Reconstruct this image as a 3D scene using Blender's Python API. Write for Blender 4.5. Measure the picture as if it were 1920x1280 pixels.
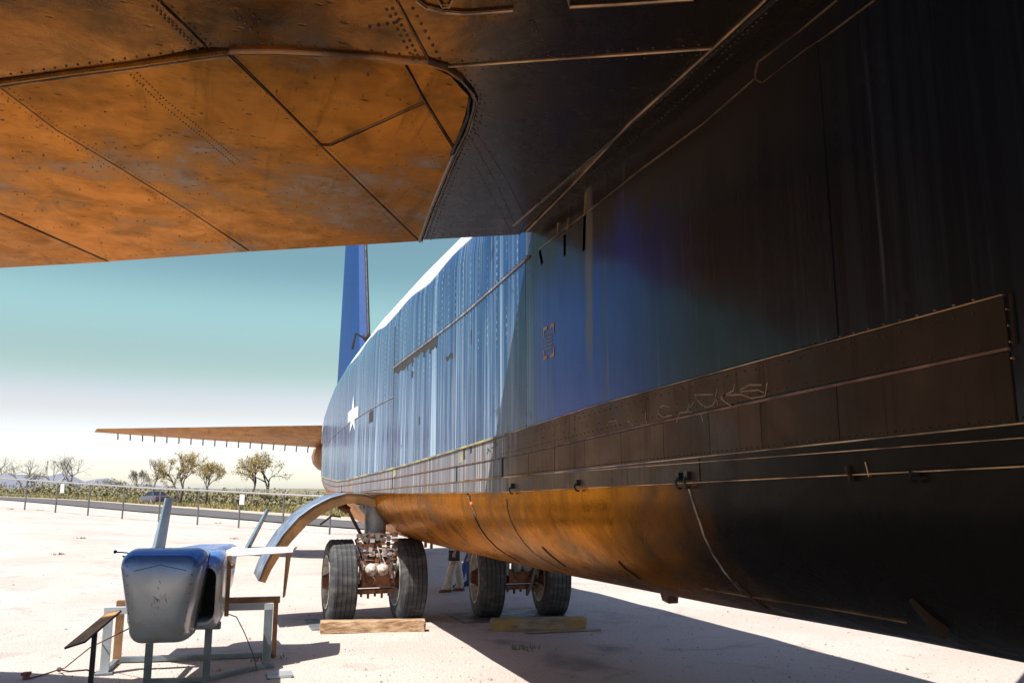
import bpy, bmesh, math, random
from mathutils import Vector, Matrix
from mathutils.bvhtree import BVHTree
R = math.radians
random.seed(7)
S = bpy.context.scene
for o in list(bpy.data.objects): bpy.data.objects.remove(o)
C = S.collection

# ------------------------------------------------------------------ camera, sky, sun, exposure
F, CH, YH, XV = 1550.0, 2.27, 915.0, 390.0          # focal length in px of a 1920 wide picture, eye height, horizon, vanishing point of the hull
PITCH = math.atan((YH-640)/F); YAW = math.atan((960-XV)*math.cos(PITCH)/F)
FW0 = Vector((math.sin(YAW), math.cos(YAW), 0)); RT = Vector((math.cos(YAW), -math.sin(YAW), 0)); UPW = Vector((0,0,1))
FWD = FW0*math.cos(PITCH)+UPW*math.sin(PITCH); UP = -FW0*math.sin(PITCH)+UPW*math.cos(PITCH)
EYE = Vector((0,0,CH))
cam = bpy.data.cameras.new('camera'); co = bpy.data.objects.new('camera', cam); C.objects.link(co)
cam.sensor_width = 36; cam.lens = 36*F/1920; cam.clip_end = 12000; cam.clip_start = .05
co.matrix_world = Matrix(((RT.x,UP.x,-FWD.x,EYE.x),(RT.y,UP.y,-FWD.y,EYE.y),(RT.z,UP.z,-FWD.z,EYE.z),(0,0,0,1)))
S.camera = co
KX, KY = .50, .245                                    # ground shift of a shadow per metre of height
sd = Vector((-KX,-KY,1)).normalized()
EL = math.asin(sd.z); AZ = math.atan2(sd.x, sd.y)
w = bpy.data.worlds.new('World'); S.world = w; w.use_nodes = True
wn = w.node_tree.nodes; sky = wn.new('ShaderNodeTexSky'); sky.sky_type = 'NISHITA'; sky.sun_disc = False
sky.sun_elevation = EL; sky.sun_rotation = AZ; sky.altitude = 700; sky.air_density = 1.0; sky.dust_density = 1.2; sky.ozone_density = .6
wl_ = w.node_tree.links; tc = wn.new('ShaderNodeTexCoord'); sx = wn.new('ShaderNodeSeparateXYZ'); wl_.new(tc.outputs['Generated'], sx.inputs[0])
rp = wn.new('ShaderNodeValToRGB'); wl_.new(sx.outputs[2], rp.inputs[0]); cr_ = rp.color_ramp; cr_.interpolation = 'EASE'
for p_,c_ in ((0,(.90,.90,.96)),(.05,(.93,.82,.86)),(.09,(.84,.67,.62)),(.14,(.63,.63,.475)),(.20,(.685,.77,.56)),(.26,(.525,.62,.475)),(.38,(.56,.62,.58)),(.70,(.86,.84,.90)),(1,(.90,.86,.94))):   # dusty white haze low over the desert, zenith raised to lighten the shade
    e_ = cr_.elements[0] if p_==0 else (cr_.elements[len(cr_.elements)-1] if p_==1 else cr_.elements.new(p_)); e_.position = p_; e_.color = c_+(1,)
mx = wn.new('ShaderNodeMix'); mx.data_type = 'RGBA'; mx.blend_type = 'MULTIPLY'; mx.inputs[0].default_value = 1
wl_.new(sky.outputs[0], mx.inputs[6]); wl_.new(rp.outputs[0], mx.inputs[7]); wl_.new(mx.outputs[2], wn['Background'].inputs[0]); wn['Background'].inputs[1].default_value = .118
sl = bpy.data.lights.new('sun', 'SUN'); so = bpy.data.objects.new('sun', sl); C.objects.link(so)
sl.energy = 4.5; sl.angle = R(.5); sl.color = (1,.955,.895)
so.rotation_euler = (-sd).to_track_quat('-Z','Y').to_euler(); so.location = (-10,-5,30)
S.view_settings.view_transform = 'Standard'; S.view_settings.look = 'None'; S.view_settings.gamma = 1
S.view_settings.exposure = .99; S.view_settings.use_curve_mapping = False
S.cycles.max_bounces = 8; S.cycles.diffuse_bounces = 4

def ray(x, y): return (FWD*F+RT*(x-960)-UP*(y-640)).normalized()
def onz(x, y, z=0.0):
    d = ray(x,y); return EYE+d*((z-CH)/d.z)
def ony(x, y, Y):
    d = ray(x,y); return EYE+d*(Y/d.y)
def sst(t): t = max(0,min(1,t)); return t*t*(3-2*t)
def lerp_tab(t, xs, ys):
    if t <= xs[0]: return ys[0]
    for i in range(1,len(xs)):
        if t <= xs[i]:
            u = (t-xs[i-1])/(xs[i]-xs[i-1]); return ys[i-1]+(ys[i]-ys[i-1])*u
    return ys[-1]
GX = [-2500,-700,0,285,449,609,760,5000]; GZ = [1.9,1.5,1.1,.48,.29,.1,0,0]
def gz(x, y):                                        # the lot rises gently towards the road on the left
    d = x*FW0.x+y*FW0.y
    if d < 15: return 0.0
    s = 960+F*(x*RT.x+y*RT.y)/d
    return lerp_tab(s, GX, GZ)*sst((d-15)/33.0)
def ong(x, y, lift=0.0):                             # picture point to terrain
    t0, d, prev = 1.0, ray(x,y), None
    t = 5.0
    while t < 900:
        p = EYE+d*t
        if p.z < gz(p.x,p.y)+lift: return Vector((p.x,p.y,gz(p.x,p.y)))
        t += .15 if t < 120 else .8
    p = EYE+d*300; return Vector((p.x,p.y,gz(p.x,p.y)))

# ------------------------------------------------------------------ node helpers / materials
class NT:
    def __init__(s, name):
        s.m = bpy.data.materials.new(name); s.m.use_nodes = True; s.t = s.m.node_tree; s.b = s.t.nodes['Principled BSDF']
        s.obj = None
    def n(s, typ, **k):
        q = s.t.nodes.new(typ)
        for a,v in k.items(): setattr(q,a,v)
        return q
    def l(s, a, b): s.t.links.new(a, b)
    def val(s, sock, v):
        if isinstance(v,(int,float)): sock.default_value = v
        elif isinstance(v,(tuple,list)): sock.default_value = tuple(v)+((1,) if len(v)==3 and len(sock.default_value)==4 else ())
        else: s.l(v, sock)
    def co(s):
        if not s.obj: s.obj = s.n('ShaderNodeTexCoord').outputs['Object']
        return s.obj
    def map(s, scale=(1,1,1), rot=(0,0,0)):
        q = s.n('ShaderNodeMapping'); s.l(s.co(), q.inputs[0]); q.inputs['Scale'].default_value = scale; q.inputs['Rotation'].default_value = rot
        return q.outputs[0]
    def noise(s, scale=5, detail=4, vec=None, rough=.55, dist=0):
        q = s.n('ShaderNodeTexNoise'); s.l(vec or s.co(), q.inputs['Vector'])
        q.inputs['Scale'].default_value = scale; q.inputs['Detail'].default_value = detail; q.inputs['Roughness'].default_value = rough; q.inputs['Distortion'].default_value = dist
        return q.outputs['Fac']
    def vor(s, scale=5, vec=None, feat='F1'):
        q = s.n('ShaderNodeTexVoronoi', feature=feat); s.l(vec or s.co(), q.inputs['Vector']); q.inputs['Scale'].default_value = scale
        return q.outputs['Distance']
    def ramp(s, f, a, b, lo=0.0, hi=1.0, smooth=True):
        q = s.n('ShaderNodeMapRange', interpolation_type='SMOOTHSTEP' if smooth else 'LINEAR'); s.val(q.inputs[0], f)
        q.inputs[1].default_value = a; q.inputs[2].default_value = b; q.inputs[3].default_value = lo; q.inputs[4].default_value = hi
        return q.outputs[0]
    def math(s, op, a, b=0.0):
        q = s.n('ShaderNodeMath', operation=op); s.val(q.inputs[0], a); s.val(q.inputs[1], b); return q.outputs[0]
    def mix(s, f, a, b):
        q = s.n('ShaderNodeMix', data_type='RGBA'); s.val(q.inputs[0], f); s.val(q.inputs[6], a); s.val(q.inputs[7], b); return q.outputs[2]
    def sep(s):
        q = s.n('ShaderNodeSeparateXYZ'); s.l(s.co(), q.inputs[0]); return q.outputs
    def out(s, col=None, rough=None, metal=None, bump=None, bs=.3, bd=.02, spec=None):
        if col is not None: s.val(s.b.inputs['Base Color'], col)
        if rough is not None: s.val(s.b.inputs['Roughness'], rough)
        if metal is not None: s.val(s.b.inputs['Metallic'], metal)
        if spec is not None: s.val(s.b.inputs['Specular IOR Level'], spec)
        if bump is not None:
            q = s.n('ShaderNodeBump'); s.val(q.inputs['Height'], bump); q.inputs['Strength'].default_value = bs; q.inputs['Distance'].default_value = bd
            s.l(q.outputs[0], s.b.inputs['Normal'])
        return s.m
def simple(name, col, rough=.6, metal=0, var=.25, scale=6, bs=.15, bd=.01, dark=None, edge=(.5,.65)):
    t = NT(name); n = t.noise(scale, 5)
    c2 = dark or tuple(c*(1-var) for c in col)
    return t.out(t.mix(t.ramp(n, edge[0]-.15, edge[1]), col, c2), t.ramp(n,.3,.7,rough-.08,min(1,rough+.1)), metal, t.noise(scale*5,3), bs, bd)
M = {}
# sand lot
t = NT('sand_gravel'); n1 = t.noise(.35,5); n2 = t.noise(22,5,rough=.7); v = t.vor(38)
c = t.mix(t.ramp(n1,.35,.7), (.48,.415,.37), (.415,.35,.305)); c = t.mix(t.ramp(n2,.5,.75,0,.55), c, (.25,.20,.165)); c = t.mix(t.ramp(t.noise(55,3),.60,.70,0,.8), c, (.17,.14,.125))
X_,Y_,Z_ = t.sep(); ds_=t.math('SQRT',t.math('ADD',t.math('MULTIPLY',X_,X_),t.math('MULTIPLY',Y_,Y_))); c = t.mix(t.ramp(ds_,230,330), c, (.15,.135,.075)); blot = t.noise(1.9,4,dist=.8)
for (sx,sy,sr) in ((4.75,10.5,.95),(5.6,11.3,.5),(3.1,14.6,.7),(5.2,15.0,1.0),(4.3,12.2,.35)):   # old oil stains
    dx=t.math('SUBTRACT',X_,sx); dy=t.math('SUBTRACT',Y_,sy); r2=t.math('SQRT',t.math('ADD',t.math('MULTIPLY',dx,dx),t.math('MULTIPLY',t.math('MULTIPLY',dy,dy),.35))); r2=t.math('ADD',r2,t.math('MULTIPLY',blot,sr*1.2)); c = t.mix(t.ramp(r2,sr*1.25,sr*.6,0,.62), c, (.115,.125,.105))
st = t.math('MULTIPLY', t.ramp(t.noise(.9,4,dist=1.2),.56,.68), .5); M['sand'] = t.out(t.mix(st, c, (.27,.245,.215)), .95, 0, t.math('ADD', n2, t.math('MULTIPLY',v,.6)), .55, .03, .15)
M['pebble'] = simple('pebble_stone', (.36,.31,.27), .9, 0, .5, 5, dark=(.19,.16,.14))
M['asphalt'] = simple('asphalt', (.095,.085,.082), .9, 0, .3, 1.2)
M['shoulder'] = simple('pale_shoulder_dirt', (.42,.36,.28), .95, 0, .25, 1)
# hull paint
def paint(name, hull=True):
    t = NT(name); X,Y,Z = t.sep()
    s1 = t.ramp(t.noise(1, 5, t.map((1,13,.22))), .46, .56)
    s2 = t.ramp(t.noise(1, 3, t.map((1,2.6,.16))), .40, .66)
    s3 = t.ramp(t.noise(1, 4, t.map((1,36,.35)),.6), .51, .62)
    aft = t.ramp(Y, 6.0, 8.0, .018, 1.0)
    mask = t.math('MULTIPLY', t.math('MAXIMUM', t.math('MULTIPLY', s1, t.math('ADD', t.math('MULTIPLY',s2,.75), .25)), t.math('MULTIPLY', s3, .6)), t.math('MULTIPLY', aft, .70))
    low = t.ramp(Z, 2.9, 4.6, 1.25, .55)                     # the run-off chalk gathers low on the wall
    mask = t.math('MULTIPLY', mask, low)
    navy = t.mix(t.ramp(Y, 6.5, 7.1), t.mix(t.ramp(Y, 4.0, 6.0), (.006,.007,.010), (.011,.052,.37)), (.006,.044,.145))  # front black, shaded stretch bluer: wing shade and reflections set into the colour
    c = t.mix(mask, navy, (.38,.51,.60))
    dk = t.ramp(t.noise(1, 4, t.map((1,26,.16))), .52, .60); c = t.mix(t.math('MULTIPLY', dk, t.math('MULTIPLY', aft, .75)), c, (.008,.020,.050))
    # rows of flush rivets on every frame
    fy = t.math('ABSOLUTE', t.math('SUBTRACT', t.math('FRACT', t.math('DIVIDE', Y, .31)), .5))
    fz = t.math('ABSOLUTE', t.math('SUBTRACT', t.math('FRACT', t.math('DIVIDE', Z, .085)), .5))
    dots = t.math('MULTIPLY', t.math('LESS_THAN', fy, .05), t.math('LESS_THAN', fz, .2))
    dots = t.math('MULTIPLY', t.math('MULTIPLY', dots, t.ramp(t.noise(1.3,2),.4,.6)), t.ramp(Z,3.6,3.9,0,.33))
    c = t.mix(t.math('MULTIPLY', dots, aft), c, (.45,.55,.62))
    br = t.math('MULTIPLY', t.ramp(t.noise(1,4,t.map((1,5,.22))), .55, .72), .5)
    c = t.mix(t.math('MULTIPLY', br, t.math('MULTIPLY', t.ramp(Y,8.5,6.5), t.ramp(Y,3,6.2,.10,1))), c, (.045,.038,.033))
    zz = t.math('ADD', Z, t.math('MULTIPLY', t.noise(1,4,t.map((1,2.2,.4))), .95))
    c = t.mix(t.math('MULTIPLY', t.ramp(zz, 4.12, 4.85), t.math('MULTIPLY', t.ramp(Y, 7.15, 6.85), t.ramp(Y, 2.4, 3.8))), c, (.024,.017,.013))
    yy = t.math('ABSOLUTE', t.math('SUBTRACT', t.math('ADD', Y, t.math('MULTIPLY', t.noise(1,4,t.map((1,2,1.1))), .16)), 5.76))
    c = t.mix(t.math('MULTIPLY', t.math('MULTIPLY', t.ramp(yy, .09, .02), t.ramp(Z, 2.95, 3.5)), .75), c, (.13,.105,.085))
    dr_ = t.math('MULTIPLY', t.ramp(t.noise(1,5,t.map((1,17,.28))),.60,.70), t.ramp(t.noise(1,2,t.map((1,1.5,.5))),.46,.62)); c = t.mix(t.math('MULTIPLY', dr_, t.ramp(Y,8.0,7.0,0,.42)), c, (.17,.17,.18))
    gr = t.ramp(t.noise(3.3,5,dist=.8), .66, .74, 0, .8); c = t.mix(gr, c, (.012,.012,.014))
    if hull:
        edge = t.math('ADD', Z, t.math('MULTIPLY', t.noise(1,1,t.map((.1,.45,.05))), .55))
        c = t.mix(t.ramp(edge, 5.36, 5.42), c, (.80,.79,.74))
    wv = t.math('MULTIPLY', t.math('SINE', t.math('MULTIPLY', Y, 2*math.pi/.31)), .5)
    b = t.math('ADD', t.math('MULTIPLY', wv, t.ramp(Y,6,9,.03,.62)), t.math('ADD', t.math('MULTIPLY', t.noise(1.6,2),1.6), t.math('MULTIPLY', mask, .25)))
    rg = t.math('ADD', t.math('MULTIPLY', mask, .35), t.ramp(t.noise(1,4,t.map((1,5,.4))),.35,.7,.17,.22))
    return t.out(c, rg, 0, b, .5, .012, .17)
M['paint'] = paint('weathered_navy_paint'); 
t = NT('fin_blue_paint'); n = t.noise(1,5,t.map((3,3,.4))); M['fin'] = t.out(t.mix(t.ramp(n,.45,.75,0,.5),(.004,.042,.17),(.008,.02,.06)), .5, 0, t.noise(4,2), .1, .02, .12)
# oxidised, dust stained metal of the undersides
def oxide(name, a, b, grey, metal=.75, r0=.26, streak=(2,2,.3), rot=(0,0,0), greyamt=.8, spec=.5, dents=True, fwd_shade=None, root_shade=False, aftgrey=0, fcol=(.010,.009,.009)):
    t = NT(name); n1 = t.noise(.75,7,rough=.66,dist=.25); n2 = t.noise(1,4,t.map(streak,rot)); n3 = t.noise(2.6,8,rough=.74,dist=.7)
    c = t.mix(t.ramp(n1,.38,.66), a, b); c = t.mix(t.ramp(n2,.52,.72,0,.6), c, tuple(q*.45 for q in b))
    c = t.mix(t.math('MULTIPLY', t.ramp(n1,.50,.68,0,greyamt), t.ramp(n3,.38,.6)), c, grey)
    oi = t.n('ShaderNodeObjectInfo').outputs['Random']; hs = t.n('ShaderNodeHueSaturation'); t.val(hs.inputs['Value'], t.ramp(oi,0,1,.82,1.14,False)); t.l(c, hs.inputs['Color']); c = hs.outputs[0]
    if dents:
        ast = t.ramp(t.noise(1,4,t.map((7,.5,1),(0,0,.35)),.6),.56,.72,0,.45); c = t.mix(ast, c, tuple(q*.30 for q in b)); bl_ = t.math('MULTIPLY', t.ramp(t.vor(11), .10, .19, 1, 0), t.ramp(t.noise(3.1,3), .5, .62)); c = t.mix(t.math('MULTIPLY', bl_, .55), c, (.05,.03,.02)); c = t.mix(t.ramp(t.noise(5.5,5,dist=1.4),.6,.72,0,.35), c, (.10,.05,.02))
    sp = t.ramp(t.vor(5.6,t.map((1,2.0,1))), .07, .15, 1, 0); sp = t.math('MULTIPLY', sp, t.ramp(n3,.42,.55))
    if dents: c = t.mix(t.math('MULTIPLY', sp, .6), c, (.035,.028,.022))
    if fwd_shade:  # forward end blackened: shade under the wing put into the colour
        y_=t.math('ADD', t.sep()[1], t.math('MULTIPLY', t.noise(1.1,4,dist=.6), 2.0)); k_=t.ramp(y_, fwd_shade[0]+1, fwd_shade[1]+1, 1, 0); c = t.mix(k_, c, fcol); metal = t.math('MULTIPLY', t.math('SUBTRACT', 1.0, k_), metal)
    if aftgrey:
        kk=t.math('MULTIPLY', t.ramp(t.sep()[1],7.0,8.0), t.ramp(t.noise(1,4,t.map((1,7,.5))),.30,.58,.35,aftgrey)); c = t.mix(kk, c, (.20,.215,.25)); wk=t.math('MULTIPLY', t.ramp(t.sep()[1],7.0,8.0), t.ramp(t.noise(1,4,t.map((1,26,.4))),.53,.63,0,.7)); c = t.mix(wk, c, (.55,.56,.55))
        yk=t.math('MULTIPLY', t.ramp(t.sep()[1],7.2,8.2), t.ramp(t.noise(1,3,t.map((1,1.3,1.6))),.60,.70,0,.75)); c = t.mix(yk, c, (.36,.31,.14))
    if root_shade:  # dark wing root with its reflected shadow edge, painted into the colour
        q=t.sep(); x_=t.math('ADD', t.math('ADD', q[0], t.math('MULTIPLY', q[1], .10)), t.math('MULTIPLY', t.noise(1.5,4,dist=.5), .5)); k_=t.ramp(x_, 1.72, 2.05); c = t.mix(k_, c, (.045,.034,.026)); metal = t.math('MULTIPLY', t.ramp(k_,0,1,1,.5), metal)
    rg = t.ramp(n3,.3,.75,r0,r0+.24)
    h = t.math('SUBTRACT', t.math('ADD', t.noise(2.2,3), t.math('MULTIPLY', n3,.35)), t.math('MULTIPLY', sp, .5 if dents else 0))
    t.b.inputs['Specular Tint'].default_value = (.88,.65,.45,1)
    return t.out(c, rg, metal, h, .35, .02, spec)
M['wing'] = oxide('oxidised_wing_skin', (.45,.162,.024), (.19,.072,.014), (.30,.29,.27), greyamt=.85, metal=.88)
M['wingfix'] = oxide('root_shaded_wing_skin', (.31,.115,.017), (.085,.04,.014), (.085,.075,.065), greyamt=.9, r0=.16, root_shade=True)
M['belly'] = oxide('brown_belly_skin', (.48,.175,.016), (.25,.092,.013), (.17,.145,.125), streak=(4,4,.7), rot=(.5,0,0), metal=.8, r0=.2, greyamt=.85, dents=False, fwd_shade=(4.0,5.6), spec=.06)
M['skirt'] = oxide('grey_brown_skirt', (.18,.105,.072), (.10,.058,.040), (.20,.205,.22), streak=(1,24,.5), metal=.3, r0=.38, spec=.08, aftgrey=.95, greyamt=.5, dents=False, fwd_shade=(1.6,6.2), fcol=(.024,.015,.010))
M['lower_strip'] = oxide('lower_strip_metal', (.17,.12,.095), (.09,.065,.05), (.24,.245,.25), streak=(1,30,.6), metal=.4, r0=.34, spec=.08, aftgrey=.8, greyamt=.7, dents=False, fwd_shade=(2.6,6.0))
M['rib'] = simple('bare_edge_metal', (.50,.29,.15), .38, .7, .75, 2.6, dark=(.13,.08,.05))
M['groove'] = simple('dark_sealant', (.035,.026,.02), .7, 0, .4, 8)
M['rivet'] = simple('dark_rivet', (.085,.05,.03), .5, .6, .4, 8)
M['stain_yellow'] = simple('yellow_primer', (.44,.37,.13), .7, 0, .5, 2.2, dark=(.17,.16,.14))
M['white'] = simple('chalky_white_paint', (.80,.79,.75), .5, 0, .12, 5)
M['hose'] = simple('scuffed_conduit', (.62,.58,.52), .4, .2, .9, 3.5, dark=(.06,.05,.045))
M['red_edge'] = simple('rusty_lap_edge', (.22,.10,.065), .6, .3, .4, 7)
M['orange_paint'] = simple('faded_orange_stencil', (.52,.27,.12), .6, 0, .3, 30)
M['scribble'] = simple('pale_scratch', (.30,.19,.115), .7, .2, .3, 14)
M['black_paint'] = simple('black_marks', (.02,.02,.024), .6)
M['stab'] = oxide('stabiliser_skin', (.44,.19,.030), (.28,.12,.022), (.32,.17,.06), metal=.5, r0=.35, spec=.3, greyamt=.3)
M['tyre'] = (lambda t: t.out(t.mix(t.ramp(t.noise(1,4,t.map((3,9,9))),.42,.68), (.034,.036,.040), (.095,.09,.085)), .75, 0, t.noise(14,4), .2, .01))(NT('weathered_rubber'))
M['rim'] = simple('dusty_rim', (.70,.66,.58), .5, .1, .45, 7)
M['hub'] = simple('rusty_hub', (.19,.085,.05), .7, .4, .5, 10)
M['gear_white'] = simple('chipped_gear_paint', (.62,.57,.52), .45, .2, .55, 12, dark=(.30,.12,.06), edge=(.58,.66))
M['gear_rust'] = simple('rusty_brake', (.30,.13,.06), .6, .4, .5, 9)
M['gear_grey'] = simple('grey_strut', (.36,.37,.38), .45, .2, .3, 5)
M['wrap'] = (lambda t: t.out(t.mix(t.ramp(t.noise(1,4,t.map((9,9,2))),.4,.65),(.82,.81,.80),(.55,.55,.57)), .6,0,t.noise(1,4,t.map((10,10,3))),.9,.04))(NT('white_wrap'))
M['dark'] = simple('black_void', (.012,.012,.013), .6)
M['door_out'] = simple('chalky_blue_door', (.17,.22,.29), .45, .1, .6, 5, dark=(.07,.10,.15))
M['door_in'] = simple('brown_door_lining', (.36,.19,.075), .5, .5, .45, 3)
t = NT('old_timber'); g = t.noise(1,6,t.map((1.2,14,14)),.65); M['timber'] = t.out(t.mix(t.ramp(g,.35,.65),(.47,.32,.19),(.20,.105,.05)), .85, 0, g, .7, .03)
t = NT('painted_timber'); g = t.noise(1,6,t.map((1.2,14,14)),.65); y = t.ramp(t.noise(2.3,4),.48,.58); M['timber_yellow'] = t.out(t.mix(y, t.mix(t.ramp(g,.35,.65),(.30,.25,.20),(.17,.13,.10)), t.mix(t.ramp(g,.3,.7),(.36,.25,.09),(.22,.15,.07))), .85, 0, g, .7, .03)
M['plate'] = simple('worn_steel_plate', (.20,.20,.21), .6, .4, .4, 4)
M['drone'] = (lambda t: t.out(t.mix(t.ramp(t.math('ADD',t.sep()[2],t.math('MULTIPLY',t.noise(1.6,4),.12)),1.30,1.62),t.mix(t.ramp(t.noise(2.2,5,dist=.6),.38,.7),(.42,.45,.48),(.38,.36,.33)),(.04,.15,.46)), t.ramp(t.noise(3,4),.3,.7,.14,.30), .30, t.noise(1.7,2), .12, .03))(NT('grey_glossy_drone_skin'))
M['drone_white'] = simple('white_drone_paint', (.74,.72,.68), .35, 0, .15, 3)
M['drone_brown'] = simple('weathered_fin', (.34,.19,.09), .5, .3, .4, 4)
M['drone_blue'] = simple('steel_blue_fin', (.20,.29,.34), .4, .2, .35, 3)
M['stand'] = simple('grey_blue_stand_steel', (.20,.24,.27), .5, .3, .35, 4)
M['stand_pale'] = simple('sunbleached_stand_steel', (.50,.53,.56), .5, .2, .25, 3)
M['sign_wood'] = simple('brown_sign_board', (.42,.20,.06), .6, 0, .4, 6)
M['black_metal'] = simple('black_post', (.025,.025,.03), .4, .3)
M['galv'] = simple('galvanised_tube', (.46,.44,.40), .45, .6, .25, 4)
M['post'] = simple('dark_galvanised_post', (.19,.18,.17), .5, .5, .3, 3)
M['bark'] = simple('mesquite_bark', (.13,.095,.07), .9, 0, .5, 4)
M['twig'] = simple('grey_twigs', (.17,.145,.145), .9, 0, .3, 4)
def leafm(name, a, b):
    t = NT(name); q = t.n('ShaderNodeNewGeometry'); m = t.out(t.mix(q.outputs['Random Per Island'], a, b), .7)
    t.b.inputs['Subsurface Weight'].default_value = 0; return m
M['leaf_y'] = leafm('yellow_olive_leaves', (.36,.23,.045), (.15,.13,.045))
M['leaf_g'] = leafm('olive_green_leaves', (.13,.14,.05), (.07,.09,.035))
M['leaf_d'] = leafm('dark_brown_green_leaves', (.12,.085,.035), (.06,.06,.03))
M['scrub'] = leafm('desert_scrub_leaves', (.24,.18,.07), (.05,.068,.03))
M['grass'] = leafm('dry_verge_grass', (.36,.25,.09), (.12,.14,.04))
M['hill'] = simple('distant_hill', (.15,.16,.20), .95, 0, .2, .004)
M['scrubland'] = simple('scrubland_soil', (.14,.115,.06), .95, 0, .5, .6, dark=(.07,.075,.035))
M['car'] = simple('violet_grey_car_paint', (.11,.10,.135), .35, .2, .1, 2)
M['glass'] = simple('dark_car_glass', (.015,.018,.022), .08)
M['lamp'] = simple('car_lens', (.45,.08,.05), .2)
M['denim'] = simple('blue_denim', (.028,.075,.24), .85, 0, .3, 20)
M['beige'] = simple('beige_trousers', (.50,.43,.36), .85, 0, .2, 14)
M['shirt_brown'] = simple('rust_shirt', (.26,.09,.04), .85, 0, .2, 14)
M['shirt_grey'] = simple('grey_shirt', (.33,.33,.35), .85, 0, .2, 14)
M['skin'] = simple('skin', (.44,.24,.16), .55, 0, .1, 10)
M['hair'] = simple('dark_hair', (.035,.022,.015), .6)
M['shoe_red'] = simple('dull_red_shoe', (.21,.07,.06), .7)
M['shoe_dark'] = simple('dark_shoe', (.03,.03,.04), .6)
M['bag'] = simple('black_bag', (.022,.022,.03), .6)
M['rope'] = simple('brown_cord', (.11,.06,.045), .8)
M['sheet'] = simple('white_sign_sheet', (.75,.74,.70), .5)

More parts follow.
